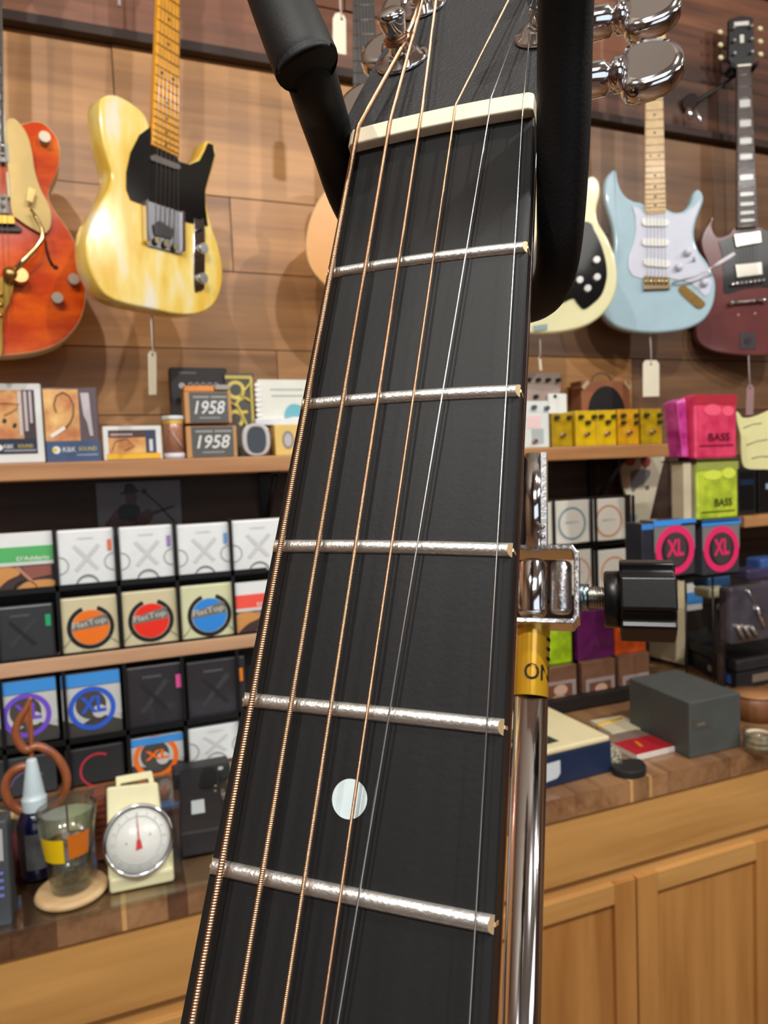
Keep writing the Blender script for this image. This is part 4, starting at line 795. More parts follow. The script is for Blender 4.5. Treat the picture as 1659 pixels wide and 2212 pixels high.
MB().prism([PN(x, y, p0, n) for x, y in sm2([(1591, 890), (1598, 894), (1604, 902), (1620, 902), (1640, 896), (1664, 886), (1700, 880), (1715, 950), (1700, 1010), (1650, 1014), (1614, 1012), (1604, 1000), (1601, 970), (1600, 940), (1593, 912)], 4)], -n * .006, smooth=True).build('plate', mat((222, 218, 160), .35, coat=.3), t, .001)
for (a, b, c_, d) in ((1606, 924, 1645, 914), (1613, 961, 1658, 949), (1624, 990, 1664, 986)): MB().tube([PN(a, b, p0, n) + n * .001, PN((a + c_) / 2, (b + d) / 2 - 3, p0, n) + n * .001, PN(c_, d, p0, n) + n * .001], .0016, 6).build('handwriting', mat((168, 164, 122), .6), t)
# ================================================================ RIGHT COUNTER THINGS
def slab(name, lab, cat, pb, z0, h, m, items_top=(), bev=.002, group=None, body='body'):
    """box from four pixels of its bottom outline on height z0"""
    P = [PZ(x, y, z0) for x, y in pb]; c = sum(P, V()) / len(P)
    t = thing(name, lab, cat, c, group)
    MB().prism([p + V((0, 0, h)) for p in P], (0, 0, -h)).build(body, m, t, bev)
    return t, P
def pd(px, py, z): return PZ(px, py, z)
# blue box + cream box on it: derive from front bottom edge
A = PZ(1150, 1712, CT + .0006); B = PZ(1322, 1667, CT + .0006)
hb = .066; u = (B - A); u.z = 0; back = V((-u.y, u.x, 0)).normalized()
def obox(name, lab, cat, A, B, dep, h, m, items=(), bev=.002, body='box', z=None, back_=None):
    A = V(A); B = V(B)
    if z is not None: A.z = B.z = z
    u = B - A; fr = Fr(A, u, (0, 0, h)); 
    return boxy(name, lab, cat, fr, dep, m, items, None, bev, body), fr
t, fr = obox('blue_box', 'navy blue box with a white label at the front of the worktop', 'box', A, B, .21, hb, mat((26, 42, 72), .5, noise=.1), [('poly', 'white_label', (206, 214, 220), [(.0, .15), (.30, .25), (.34, .38), (.34, .78), (.0, .74)])], .003)
t2, fr2 = obox('cream_box', 'cream box lid with a plant picture lying on the navy box', 'box', A + V((-.004, -.003, 0)), B + V((-.006, -.003, 0)), .215, .012, mat((226, 214, 172), .5), (), .004, z=fr.o.z + hb + .0008)
top = Fr(fr2.p(0, 1), fr2.u, -fr2.n * .215)
deco(t2, top, [('poly', 'dark_print', (44, 46, 48), [(.0, .10), (.45, .12), (.42, .42), (.0, .38)]), ('blob', 'green_print', (110, 118, 70), [(.0, .38), (.2, .58), (.38, .50), (.36, .40), (.0, .36)])])
# yellow thing below
c = PZ(1187, 1742, CT + .0006)
# pencil + magazine + red booklet + cloth
q1 = PZ(1300, 1565, CT + .01); q2 = PZ(1345, 1552, CT + .01)
tag(MB().tube([PZ(1290, 1568, CT + .012), PZ(1343, 1553, CT + .012)], .0045, 6).build('pencil', mat((228, 182, 30), .4)), 'yellow pencil lying behind the navy box', 'pencil')
A = PZ(1322, 1594, CT + .0006); B = PZ(1394, 1582, CT + .0006)
t, fr = obox('magazine', 'cream magazine lying behind the red booklet', 'magazine', A, B, .09, .012, mat((214, 204, 172), .55), (), .001)
A = PZ(1376, 1644, CT + .0006); B = PZ(1458, 1624, CT + .0006)
t, fr = obox('booklet', 'red booklet with a small orange mark at the front of the worktop', 'booklet', A, B, .115, .012, mat((222, 214, 206), .5), (), .001)
top = Fr(fr.p(0, 1), fr.u, -fr.n * .115)
deco(t, top, [('rect', 'red_cover', (176, 34, 46), .0, .02, 1, .66), ('rect', 'grey_cover', (130, 112, 100), .0, .66, 1, 1), ('poly', 'orange_mark', (232, 136, 30), [(.36, .28), (.42, .26), (.50, .48), (.46, .56)])])
# brush with black handle
c = PZ(1335, 1640, CT + .02)
t = thing('shoe_brush', 'grey bristle brush with a black handle beside the navy box', 'brush', PZ(1345, 1650, CT))
MB().lathe([(.0, 0), (.020, .004), (.022, .03), (.012, .05), (0, .052)], PZ(1340, 1640, CT + .022) - V((.02, .0, 0)), (.5, .8, .05), 24).build('bristles', patchy((80, 76, 64), (196, 186, 160), 300, .45, .55, .8, 0), t)
MB().prism([PZ(x, y, CT + .016) for x, y in sm2([(1322, 1652), (1345, 1640), (1380, 1638), (1395, 1650), (1392, 1662), (1362, 1668), (1330, 1662)], 4)], (0, 0, -.015), smooth=True).build('handle', mat((34, 36, 36), .5), t, .002)
# dark grey box
A = PZ(1490, 1640, CT + .0006); B = PZ(1601, 1613, CT + .0006); Lc = PZ(1360, 1572, CT + .0006)
hgt = (PY(1487, 1519, A.y).z - A.z)
G_ = [A, B, B + (Lc - A), Lc]
t = thing('grey_box', 'dark grey storage box with a metal label holder on the worktop', 'box', sum(G_, V()) / 4)
gm = mat((76, 80, 78), .5, noise=.08)
MB().prism([p + V((0, 0, hgt)) for p in G_], (0, 0, -hgt)).build('box', gm, t, .003)
fr = Fr(A, B - A, (0, 0, hgt)); 
deco(t, fr, [('rect', 'label_holder', mat((150, 148, 138), .3, .8), .06, .50, .38, .68), ('rect', 'label_slot', gm, .12, .54, .32, .64), ('rect', 'label_paper', (120, 118, 110), .15, .57, .29, .6)])
# device with blue screen, upper lid
A = PZ(1470, 1430, CT + .0006)
F1, F2 = PY(1471, 1430, 1.42), PZ(1600, 1492, CT + .0006)
dev = [PZ(x, y, CT + .0006) for x, y in ((1592, 1492), (1700, 1470), (1640, 1400), (1478, 1432))]
t = thing('desk_device', 'black desk device with a small blue screen behind the grey box', 'device', sum(dev, V()) / 4)
MB().prism([p + V((0, 0, .048)) for p in dev], (0, 0, -.048)).build('body', mat((30, 32, 36), .4), t, .004)
fr = Fr(dev[3], dev[0] - dev[3], (0, 0, .048))
deco(t, fr, [('rect', 'blue_screen', mat((70, 104, 190), .2, coat=.5), .66, .20, .9, .72), ('disc', 'round_button', (150, 140, 120), .52, .52, .035)])
fr = Fr(dev[0], dev[1] - dev[0], (0, 0, .048)); deco(t, fr, [('rect', 'pale_panel', (120, 106, 90), .3, .3, .8, .75)])
dv = [p + V((0, 0, .050)) for p in dev]; dc = sum(dv, V()) / 4
t = thing('black_case', 'flat black zip case lying on top of the desk device', 'case', dc)
MB().prism([dc + (p - dc) * 1.04 + V((0, 0, .034)) for p in dv], (0, 0, -.0335)).build('case', mat((34, 35, 38), .5, noise=.15), t, .008, 3)
# cream board upright
p0 = PY(1468, 1400, 1.30)
A = PY(1452, 1420, 1.36); A.z = CT + .0006
bt = [(1474, 1247), (1482, 1252), (1483, 1300), (1478, 1440), (1462, 1425), (1466, 1330)]
n = V((0, -1, 0)); p0 = PZ(1472, 1440, CT + .001)
t = thing('cream_board', 'tall cream board standing on edge right of the black knob', 'board', p0)
MB().prism([PN(x, y, p0, n) for x, y in ((1466, 1250), (1483, 1252), (1480, 1438), (1460, 1432))], (-.02, .14, 0)).build('board', mat((220, 206, 168), .5), t, .003)
MB().prism([PN(x, y, p0, n) + V((-.022, .145, 0)) for x, y in ((1400, 1330), (1470, 1330), (1470, 1425), (1400, 1410))], (0, .006, 0)).build('cover', mat((206, 198, 170), .5), t)
fr = frect(1484, 1262, 1517, 1318, 1.71); boxy('small_carton', 'small white and blue carton right of the cream board', 'box', fr, .025, mat((220, 222, 220), .5), [('rect', 'blue_label', (66, 144, 212), .0, .24, 1, .7)], None, .001)
fr = frect(1486, 1320, 1530, 1430, 1.71); fr.o.z = CT + .0006; fr.w.z = PY(1500, 1319, 1.71).z - CT; boxy('dark_carton', 'dark carton carrying the small white and blue carton', 'box', Fr(fr.o, fr.u, fr.w), .03, mat((42, 34, 30), .6), (), None, .002)
# clear bag
t = thing('plastic_bag', 'crumpled clear plastic bag behind the black device', 'bag', PZ(1520, 1400, CT))
g_ = [PZ(x, y, CT + .002) for x, y in ((1484, 1405), (1500, 1420), (1560, 1392), (1552, 1372), (1490, 1368))]
cc = sum(g_, V()) / 5; mb = MB(); rings = []
for k in range(6):
    f_ = 1 - k * .17; hh = .06 * math.sin(k / 5 * 1.5); rings.append([cc + (p - cc) * f_ * (1 + random.uniform(-.12, .12)) + V((0, 0, hh + random.uniform(-.004, .004))) for p in smooth(g_, 4)])
N_ = len(rings[0]); mb.add([p for r in rings for p in r], [(k * N_ + i, k * N_ + (i + 1) % N_, (k + 1) * N_ + (i + 1) % N_, (k + 1) * N_ + i) for k in range(5) for i in range(N_)] + [tuple(5 * N_ + i for i in range(N_))], 0, True)
mb.build('film', mat((190, 186, 184), .2, coat=.6, noise=.2, ns=60, bump=.6, bs=50), t)
# bag of parts at the right edge
fr = frect(1576, 1262, 1700, 1385, 1.40); zdev = CT + .09
boxy('parts_pouch', 'smoky plastic pouch with metal parts on the black case', 'pouch', fr, .04, mat((70, 66, 74), .25, coat=.6, noise=.35, ns=18, bump=.3, bs=30), [
    ('line', 'metal_rod', STEEL, [(.30, .92), (.46, .60)], .003), ('line', 'metal_rod', CHROME, [(.44, .62), (.57, .26)], .0055), ('disc', 'metal_cap', CHROME, .43, .62, .045)] +
    [('line', 'metal_part', mat((170, 160, 150), .3, .7), [(.1 + .12 * k, .34 - .03 * k), (.2 + .12 * k, .1)], .006) for k in range(3)], None, .01)
c = PY(1558, 1375, 1.50); t = thing('glass_tube', 'slim dark tube with a silver cap behind the black case', 'tube', (c.x, 1.5, CT))
MB().cyl((c.x, 1.5, CT + .0006), (c.x, 1.5, PY(1558, 1316, 1.5).z), .012, .012, 20).build('tube', mat((70, 60, 58), .3, coat=.4), t)
MB().ball((c.x, 1.5, PY(1558, 1312, 1.5).z), .012).build('cap', mat((200, 196, 205), .3, .5), t)
# things between XL pair and counter
for nm, lab, cat, r, D, c_ in (('blue_tub', 'blue tub under the right packet with a pink ring', 'tub', (1530, 1244, 1580, 1270), 1.5, (44, 78, 116)), ('cream_packet', 'pale oval packet below the blue tub', 'packet', (1533, 1270, 1574, 1292), 1.47, (190, 184, 150)), ('blue_bowl', 'pale blue bowl at the right edge below the short shelf', 'bowl', (1645, 1205, 1690, 1232), 1.55, (62, 96, 160)), ('purple_tray', 'dark violet tray under the pale blue bowl', 'tray', (1615, 1226, 1700, 1250), 1.54, (64, 60, 92))):
    boxy(nm, lab, cat, frect(*r, D), .06, mat(c_, .4, coat=.3, noise=.15), (), None, .008)
# carrier for those: dark box added to fill the dark zone behind
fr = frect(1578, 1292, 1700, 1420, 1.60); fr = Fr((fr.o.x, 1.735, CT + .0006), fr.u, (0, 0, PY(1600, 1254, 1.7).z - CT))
boxy('filler_crate', 'dark crate added as filler for the dark zone behind the pouch of parts', 'crate', fr, .05, mat((30, 22, 20), .7, noise=.2), (), None, .003)
# round wood block and jar at right edge
c = PZ(1640, 1560, CT + .0006); c2 = V((c.x + .02, c.y + .03, c.z))
t = thing('wooden_round', 'round brown wooden block behind the jar at the right edge', 'wood block', c2)
MB().lathe([(0, 0), (.05, 0), (.05, .055), (.045, .058), (0, .058)], c2, (0, 0, 1), 36).build('block', wood((100, 60, 36), (150, 100, 64), 2, 16, .4), t)
MB().lathe([(.046, .0585), (.051, .0585), (.051, .062), (0, .062), (0, .0585)], c2, (0, 0, 1), 36).build('pale_rim', mat((168, 118, 76), .4), t)
c = PZ(1640, 1622, CT + .0006)
t = thing('glass_jar', 'low clear glass jar of pale coils at the right edge', 'jar', c)
MB().lathe([(0, 0), (.030, 0), (.033, .004), (.033, .045), (.031, .047), (.0315, .004), (0, .003)], c, (0, 0, 1), 36).build('glass', glassmat(), t)
for k in range(3): MB().tube([c + V((math.cos(a) * .024, math.sin(a) * .024, .014 + k * .011)) for a in [2 * math.pi * i / 24 for i in range(24)]], .0045, 8, closed=True).build('coil', mat((202, 192, 166), .5), t)
# ================================================================ LEFT COUNTER THINGS
z0 = CT2
# kitchen scale
cream_pl = mat((224, 220, 178), .4, coat=.25)
nd = V((-.06, -.90, .42)).normalized()
p0 = PY(298, 1814, 1.16); 
t = thing('kitchen_scale', 'cream kitchen scale with a round chrome rimmed dial on the glass sheet', 'scale', PZ(300, 1915, z0))
A = PZ(237, 1934, z0 + .0006); B = PZ(377, 1905, z0 + .0006)
fr = Fr(A, B - A, (0, 0, .028)); bn = -fr.n
MB().prism([A + V((0, 0, .024)), B + V((0, 0, .024)), B + bn * .13 + V((0, 0, .030)), A + bn * .13 + V((0, 0, .030))], (0, 0, -.024)).build('base', cream_pl, t, .005, 3)
P_ = lambda x, y, h=0: PN(x, y, p0, nd) + nd * h
MB().prism([P_(228, 1700, -.012), P_(340, 1688, -.012), P_(346, 1740, -.012), P_(372, 1890, -.012), P_(232, 1905, -.012)], -nd * .05).build('housing', cream_pl, t, .004, 3)
MB().prism([P_(248, 1716, -.03), P_(246, 1676, -.03), P_(326, 1662, -.03), P_(334, 1700, -.03), P_(322, 1702, -.03), P_(318, 1680, -.03), P_(256, 1692, -.03), P_(258, 1716, -.03)], -nd * .016).build('tray_bracket', cream_pl, t, .002)
MB().prism([P_(256, 1700, -.036), P_(320, 1690, -.036), P_(320, 1706, -.036), P_(256, 1716, -.036)], -nd * .01).build('tray_slot', mat((176, 160, 118), .5), t)
Rr = (P_(376, 1810) - P_(222, 1818)).length / 2; dc = P_(299, 1814)
MB().lathe([(Rr * .90, 0), (Rr * .96, .003), (Rr, .0), (Rr * 1.02, -.008), (Rr * .98, -.016), (Rr * .9, -.016)], dc, nd, 48).build('chrome_rim', CHROME, t)
MB().lathe([(0, -.004), (Rr * .93, -.004), (Rr * .93, -.010), (0, -.010)], dc, nd, 48).build('dial', mat((226, 228, 222), .3, coat=.6), t)
su = V((1, 0, 0)); su = (su - nd * su.dot(nd)).normalized(); sv = nd.cross(su)
if sv.z < 0: sv = -sv
fr = Fr(dc - su * Rr - sv * Rr - nd * .004, su * 2 * Rr, sv * 2 * Rr)
if fr.n.dot(nd) < 0: fr.n = nd
deco(t, fr, [('ring', 'dial_ring', (196, 200, 198), .5, .5, .325, .012), ('poly', 'red_pointer', (198, 44, 36), [(.455, .36), (.55, .38), (.53, .50), (.475, .50)]), ('poly', 'pointer_tip', (190, 120, 110), [(.488, .5), (.522, .5), (.51, .68), (.496, .9), (.49, .68)]), ('disc', 'screw', (150, 154, 150), .33, .48, .012), ('disc', 'screw', (150, 154, 150), .67, .55, .012)] +
     [('line', 'dial_mark', (150, 154, 152), [(.5 + .35 * math.cos(a), .5 + .35 * math.sin(a)), (.5 + .38 * math.cos(a), .5 + .38 * math.sin(a))], .0005) for a in [2 * math.pi * k / 16 for k in range(16)]], .001)
# coaster and glass
c = PZ(155, 1913, z0 + .012)
t = tag(MB().lathe([(0, 0), (.050, 0), (.054, .005), (.050, .0105), (.044, .010), (0, .009)], V((c.x, c.y, z0 + .0005)), (0, 0, 1), 40).build('coaster', wood((196, 160, 112), (222, 190, 144), 0, 30, .5)), 'round pale wooden coaster under the drinking glass', 'coaster')
gb = V((c.x, c.y, z0 + .012)); cr_ = PD(150, 1742, (gb - CAM).dot(M3 @ V((0, 0, 1))))
Hg = PY(150, 1742, gb.y).z - gb.z; Rt, Rb = .0435, .029
t = thing('drinking_glass', 'drinking glass with yellow and orange printed squares on a coaster', 'drinking glass', gb)
MB().lathe([(0, 0), (Rb, 0), (Rb + .0005, .002), (Rt, Hg), (Rt - .0018, Hg), (Rb - .0016, .016), (0, .013)], gb, (0, 0, 1), 56).build('glass', glassmat(), t)
wl = .42 * Hg; rw = lambda h: Rb - .0025 + (Rt - Rb) * h / Hg
MB().lathe([(0, .0145), (rw(.017), .0165), (rw(wl), wl), (0, wl)], gb, (0, 0, 1), 48).build('water', glassmat(tint=(226, 232, 232)), t)
def patch(name, m, a0, a1, h0, h1):
    rr = lambda h: Rb + .0008 + (Rt - Rb) * h / Hg
    MB().lathe([(rr(h0 * Hg), h0 * Hg), (rr(h1 * Hg), h1 * Hg)], gb, (0, 0, 1), 12, 0, a0, a1, ref=(1, 0, 0)).build(name, m, t, fix=False)
for nm, c_, a0, a1, h0, h1 in (('yellow_print', (240, 204, 20), -155, -97, .44, .74), ('orange_print', (206, 112, 30), -88, -40, .48, .78), ('pale_back_print', (206, 200, 192), 96, 150, .56, .88), ('cream_back_print', (222, 220, 184), 36, 92, .56, .88), ('grey_side_print', (190, 186, 176), 156, 200, .5, .84)): patch(nm, mat(c_, .35), a0, a1, h0, h1)
# glue bottle
c = PZ(84, 1892, z0 + .0006); c = V((c.x, c.y + .01, z0 + .0006))
t = thing('glue_bottle', 'dark blue bottle with a pale conical nozzle behind the drinking glass', 'bottle', c)
hb_ = PY(84, 1745, c.y).z - c.z; ht = PY(84, 1636, c.y).z - c.z
MB().lathe([(0, 0), (.026, 0), (.029, .004), (.029, hb_ - .02), (.022, hb_ - .005), (.018, hb_), (0, hb_)], c, (0, 0, 1), 36).build('bottle', mat((14, 16, 48), .15, coat=.7), t)
MB().lathe([(.0295, .02), (.0295, hb_ - .03)], c, (0, 0, 1), 16, 0, -120, -30, ref=(1, 0, 0)).build('label', mat((84, 86, 88), .5, noise=.25, ns=40), t, fix=False)
MB().lathe([(0, hb_), (.0185, hb_), (.0185, hb_ + .001), (.0192, hb_ + .019), (.0190, hb_ + .02), (.0165, hb_ + .021), (.0160, hb_ + .03), (.0080, ht - .003), (.0072, ht - .001), (.005, ht), (0, ht)], c, (0, 0, 1), 32).build('nozzle', mat((196, 214, 220), .35, coat=.3), t)
# treble clef
TD = 1.335; p0 = PY(80, 1650, TD); n = V((0, -1, 0))
q = lambda x, y: PY(x, y, TD)
t = thing('treble_clef_ornament', 'brown wooden treble clef ornament standing behind the glue bottle', 'ornament', (q(80, 1750).x, TD, z0))
rw_ = wood((130, 70, 40), (176, 104, 66), 2, 20, .35, coat=.4)
MB().tube(smooth([q(66, 1505), q(67, 1560), q(68, 1610), q(68, 1660), q(70, 1720), q(74, 1790)], 4, False), [.0015 + .0022 * min(1, i / 6) for i in range(21)], 10).build('stem', rw_, t)
MB().tube(smooth([q(67, 1506), q(56, 1530), q(40, 1556), q(34, 1584), (q(42, 1606)), q(58, 1620), q(80, 1612), q(108, 1624), q(132, 1648), q(144, 1680), q(140, 1710), q(124, 1738), q(96, 1754), q(60, 1756), q(32, 1744), q(14, 1718), q(13, 1690), q(26, 1668), q(48, 1656), q(66, 1656)], 4, False),
          [.003 + .0045 * math.sin(math.pi * min(1, i / 16) * .5 + 0) for i in range(77)], 10).build('scroll', rw_, t)
MB().prism([q(66, 1506), q(64, 1560), q(62, 1600), q(56, 1560), q(46, 1562)], (0, .006, 0)).build('leaf', rw_, t, .001)
b_ = q(80, 1790); MB().bx(b_.x - .035, b_.x + .035, TD - .02, TD + .02, z0 + .0006, z0 + .012).build('foot', rw_, t, .002)
# things at the far left edge
p0 = PZ(20, 1950, z0 + .001)
fr = Fr(PY(-60, 1950, 1.14), PY(22, 1940, 1.14) - PY(-60, 1950, 1.14), (0, .02, .15)); fr.o.z = z0 + .0006
boxy('grey_tin_box', 'dark grey box with pale writing marks at the left edge', 'box', fr, .05, mat((66, 70, 74), .5, noise=.15), [('rect', 'pale_patch', (170, 172, 172), .55, .62, .86, .92)] + [('rect', 'blue_print', (110, 120, 190), .6, .28 + .07 * k, .84, .31 + .07 * k) for k in range(4)], None, .003)
tag(MB().tube([PZ(-30, 1752, z0 + .04), PZ(46, 1764, z0 + .04)], .006, 10).build('wooden_stick', mat((206, 172, 124), .5)), 'pale wooden stick lying across behind the glue bottle', 'stick')
tag(MB().prism([PZ(x, y, z0 + .03) for x, y in ((24, 1800), (48, 1796), (52, 1850), (30, 1862))], (0, 0, -.029)).build('red_case', mat((92, 36, 36), .4, noise=.2), bevel=.003), 'dark red case squeezed between the glue bottle and the grey box', 'case')
# brown ridged brush behind scale
c = PZ(222, 1830, z0); t = thing('wooden_rasp', 'reddish brown ridged wooden block between the glass and the scale', 'wood block', c)
A = PZ(208, 1862, z0 + .0006); B = PZ(236, 1856, z0 + .0006); fr = Fr(A, B - A, (0, 0, .11))
MB().prism([fr.p(0, 0), fr.p(1, 0), fr.p(1, 1), fr.p(0, .96)], -fr.n * .05).build('block', wood((92, 44, 30), (140, 78, 52), 0, 20, .5), t, .002)
for k in range(7): MB().obx(fr.p(.5, .3 + .1 * k, .001), fr.u * .48, fr.n * .002, V((.0, 0, .0035))).build('ridge', mat((130, 66, 44), .5), t)
# black cases right of scale
A = PZ(390, 1856, z0 + .0006); B = PZ(490, 1838, z0 + .0006); fr = Fr(A, B - A, (0, 0, .045))
t = boxy('black_case', 'black instrument case with a small white sticker right of the scale', 'case', fr, .27, mat((38, 36, 38), .5, noise=.1), (), None, .005)
top = Fr(fr.p(0, 1), fr.u, -fr.n * .27)
deco(t, top, [('rect', 'white_sticker', (196, 208, 210), .28, .22, .58, .42), ('disc', 'rivet', (200, 190, 160), .86, .52, .025), ('disc', 'rivet', (200, 190, 160), .88, .60, .025), ('blob', 'moulded_recess', (14, 14, 16), [(.5, .62), (.8, .60), (.95, .8), (.8, .95), (.6, .9)])])
fr = frect(375, 1682, 500, 1712, 1.50); fr = Fr((fr.o.x, 1.50, CT + .0006), fr.u, (0, 0, .035))
boxy('black_tray', 'low black tray at the foot of the left rack', 'tray', fr, .05, mat((40, 42, 44), .4), [('disc', 'white_knob', (200, 196, 190), .82, .8, .05, .03)], None, .004)
# ================================================================ FOREGROUND GUITAR
RM = Mx(((0.93341, -0.12186, 0.33747), (-0.00297, 0.93789, 0.34691), (-0.35879, -0.32481, 0.87508)))
tv = V((0.012755, -0.089346, 0.168865))
Rg = M3 @ RM @ Mx(((1, 0, 0), (0, -1, 0), (0, 0, -1)))
MG = Rg.to_4x4(); MG.translation = CAM + M3 @ tv
def G(x, y, z): return MG @ V((x / 1000, y / 1000, z / 1000))
GX, GY, GZ = (Rg @ V((1, 0, 0))), (Rg @ V((0, 1, 0))), (Rg @ V((0, 0, 1)))
g = thing('acoustic_guitar', 'guitar neck and headstock close up resting in a stand, dark fretboard and bronze strings', 'guitar', (0, 0, 0), mw=MG)
Wd = lambda y: 45.57 + .03297 * (-y)
crown = lambda x, y: (Wd(y) ** 2 / 4 - x * x) / 800
ebony = bpy.data.materials.new('ebony'); ebony.use_nodes = True
nt = ebony.node_tree; b = nt.nodes['Principled BSDF']; b.inputs['Roughness'].default_value = .5; b.inputs['Specular IOR Level'].default_value = .17
tc = nt.nodes.new('ShaderNodeTexCoord'); mp = nt.nodes.new('ShaderNodeMapping'); mp.inputs['Scale'].default_value = (1, .05, 1)
nn = nt.nodes.new('ShaderNodeTexNoise'); nn.inputs['Scale'].default_value = 220; nn.inputs['Detail'].default_value = 5
rr = nt.nodes.new('ShaderNodeValToRGB'); rr.color_ramp.elements[0].position = .3; rr.color_ramp.elements[0].color = lin((27, 27, 27)); rr.color_ramp.elements[1].position = .75; rr.color_ramp.elements[1].color = lin((33, 32, 32))
sp = nt.nodes.new('ShaderNodeTexNoise'); sp.inputs['Scale'].default_value = 900; sp.inputs['Detail'].default_value = 2
bp = nt.nodes.new('ShaderNodeBump'); bp.inputs['Strength'].default_value = .12; bp.inputs['Distance'].default_value = .0003
nt.links.new(tc.outputs['Object'], mp.inputs['Vector']); nt.links.new(mp.outputs[0], nn.inputs['Vector']); nt.links.new(nn.outputs['Fac'], rr.inputs['Fac']); nt.links.new(rr.outputs[0], b.inputs['Base Color'])
nt.links.new(tc.outputs['Object'], sp.inputs['Vector']); nt.links.new(sp.outputs['Fac'], bp.inputs['Height']); nt.links.new(bp.outputs[0], b.inputs['Normal'])
YE = -330
mb = MB(); ys = [0, -40, -80, -120, -160, -200, -260, YE]; NX = 12; vs = []
for y in ys:
    W_ = Wd(y); row = [(-W_ / 2 + .4, -6.2)] + [(-W_ / 2, -.4)] + [(-W_ / 2 + .3 + (W_ - .6) * i / NX, None) for i in range(NX + 1)] + [(W_ / 2, -.4), (W_ / 2 - .4, -6.2)]
    vs += [G(x, y, crown(x, y) if z is None else z) for x, z in row]
NR = NX + 5; fs = []; smf = []
for i in range(len(ys) - 1):
    for k in range(NR - 1): fs.append((i * NR + k, i * NR + k + 1, (i + 1) * NR + k + 1, (i + 1) * NR + k)); smf.append(2 <= k < NR - 3)
fs += [tuple(range(NR)), tuple((len(ys) - 1) * NR + k for k in reversed(range(NR)))]; smf += [False, False]
for i in range(len(ys) - 1): fs.append((i * NR, (i + 1) * NR, (i + 1) * NR + NR - 1, i * NR + NR - 1)); smf.append(False)
mb.add(vs, fs, 0, smf); mb.build('fretboard', ebony, g)
# neck shaft
mb = MB(); vs = []; prof = [(-1, 0), (-.985, -.28), (-.9, -.6), (-.66, -.86), (-.34, -.97), (0, -1), (.34, -.97), (.66, -.86), (.9, -.6), (.985, -.28), (1, 0)]
yy = [14, 0, -60, -160, -260, YE]
for y in yy:
    for (x, z) in prof: vs.append(G(x * (Wd(y) / 2 - .35), y, -6.25 + z * 14.5))
n_ = len(prof)
fs = [(i * n_ + k, i * n_ + k + 1, (i + 1) * n_ + k + 1, (i + 1) * n_ + k) for i in range(len(yy) - 1) for k in range(n_ - 1)]
mb.add(vs, fs + [tuple(range(n_)), tuple((len(yy) - 1) * n_ + k for k in range(n_))] + [(i * n_, (i + 1) * n_, (i + 1) * n_ + n_ - 1, i * n_ + n_ - 1) for i in range(len(yy) - 1)], 0, [True] * len(fs) + [False] * (2 + len(yy) - 1))
mb.build('neck', wood((38, 20, 16), (78, 44, 34), 1, 120, .3, coat=.5), g)
# frets
fr_s = mat((228, 227, 222), .34, .9, noise=.06, ns=300, bump=.12, bs=1500); fr_e = mat((205, 175, 135), .45, .5)
for k in range(1, 12):
    d = 645 * (1 - 2 ** (-k / 12)); y = -d; W_ = Wd(y); N = 14; vs = []; fs = []; mi = []
    pr = [(-1.35, 0), (-1.25, .4), (-.95, .78), (-.5, 1.02), (0, 1.1), (.5, 1.02), (.95, .78), (1.25, .4), (1.35, 0)]
    for i in range(N + 1):
        t_ = i / N * 2 - 1
        for (a, h_) in pr:
            X_ = t_ * (W_ / 2 - .15 - h_ * .75); vs.append(G(X_, y + a, crown(X_, y) + h_ - .03))
    P_n = len(pr); mb = MB()
    fs = [(i * P_n + q_, i * P_n + q_ + 1, (i + 1) * P_n + q_ + 1, (i + 1) * P_n + q_) for i in range(N) for q_ in range(P_n - 1)]
    mb.add(vs, fs, 0, True); mb.add([vs[q_] for q_ in range(P_n)], [tuple(range(P_n))], 1); mb.add([vs[N * P_n + q_] for q_ in range(P_n)], [tuple(range(P_n))], 1)
    for sd in (-1, 1):
        X_ = sd * (W_ / 2 - .24); c_ = G(X_, y, -1.2); mb.obx(c_, GX * .0003, GY * .0003, GZ * .0012, 1)
    mb.build('fret', [fr_s, fr_e], g, fix=False)
# dots
pearl = mat((200, 214, 216), .18, coat=.8, noise=.06, ns=200)
for k in (5, 7, 9):
    d = 645 * (1 - .5 * (2 ** (-k / 12) + 2 ** (-(k - 1) / 12))); c_ = G(-.4, -d, crown(0, -d))
    MB().cyl(c_ - GZ * .001, c_ + GZ * .00006, .0032, .0032, 48).build('position_dot', pearl, g)
# nut
mb = MB(); Nn = [(-22.9, .0), (22.9, .0)]
pts = [(-22.9, -5.0), (-22.9, -.3), (-22.6, 1.6), (-21.6, 2.5)] + [(-21.6 + 43.2 * i / 10, 2.5 + .65 * (1 - ((i - 5) / 5) ** 2)) for i in range(1, 10)] + [(21.6, 2.5), (22.8, 1.9), (22.9, -.3), (22.9, -5.0)]
mb.prism([G(x, .05, z) for x, z in pts], GY * .0052)
mb.build('nut', mat((226, 214, 186), .4, noise=.05, ns=200), g, .0005, 3)
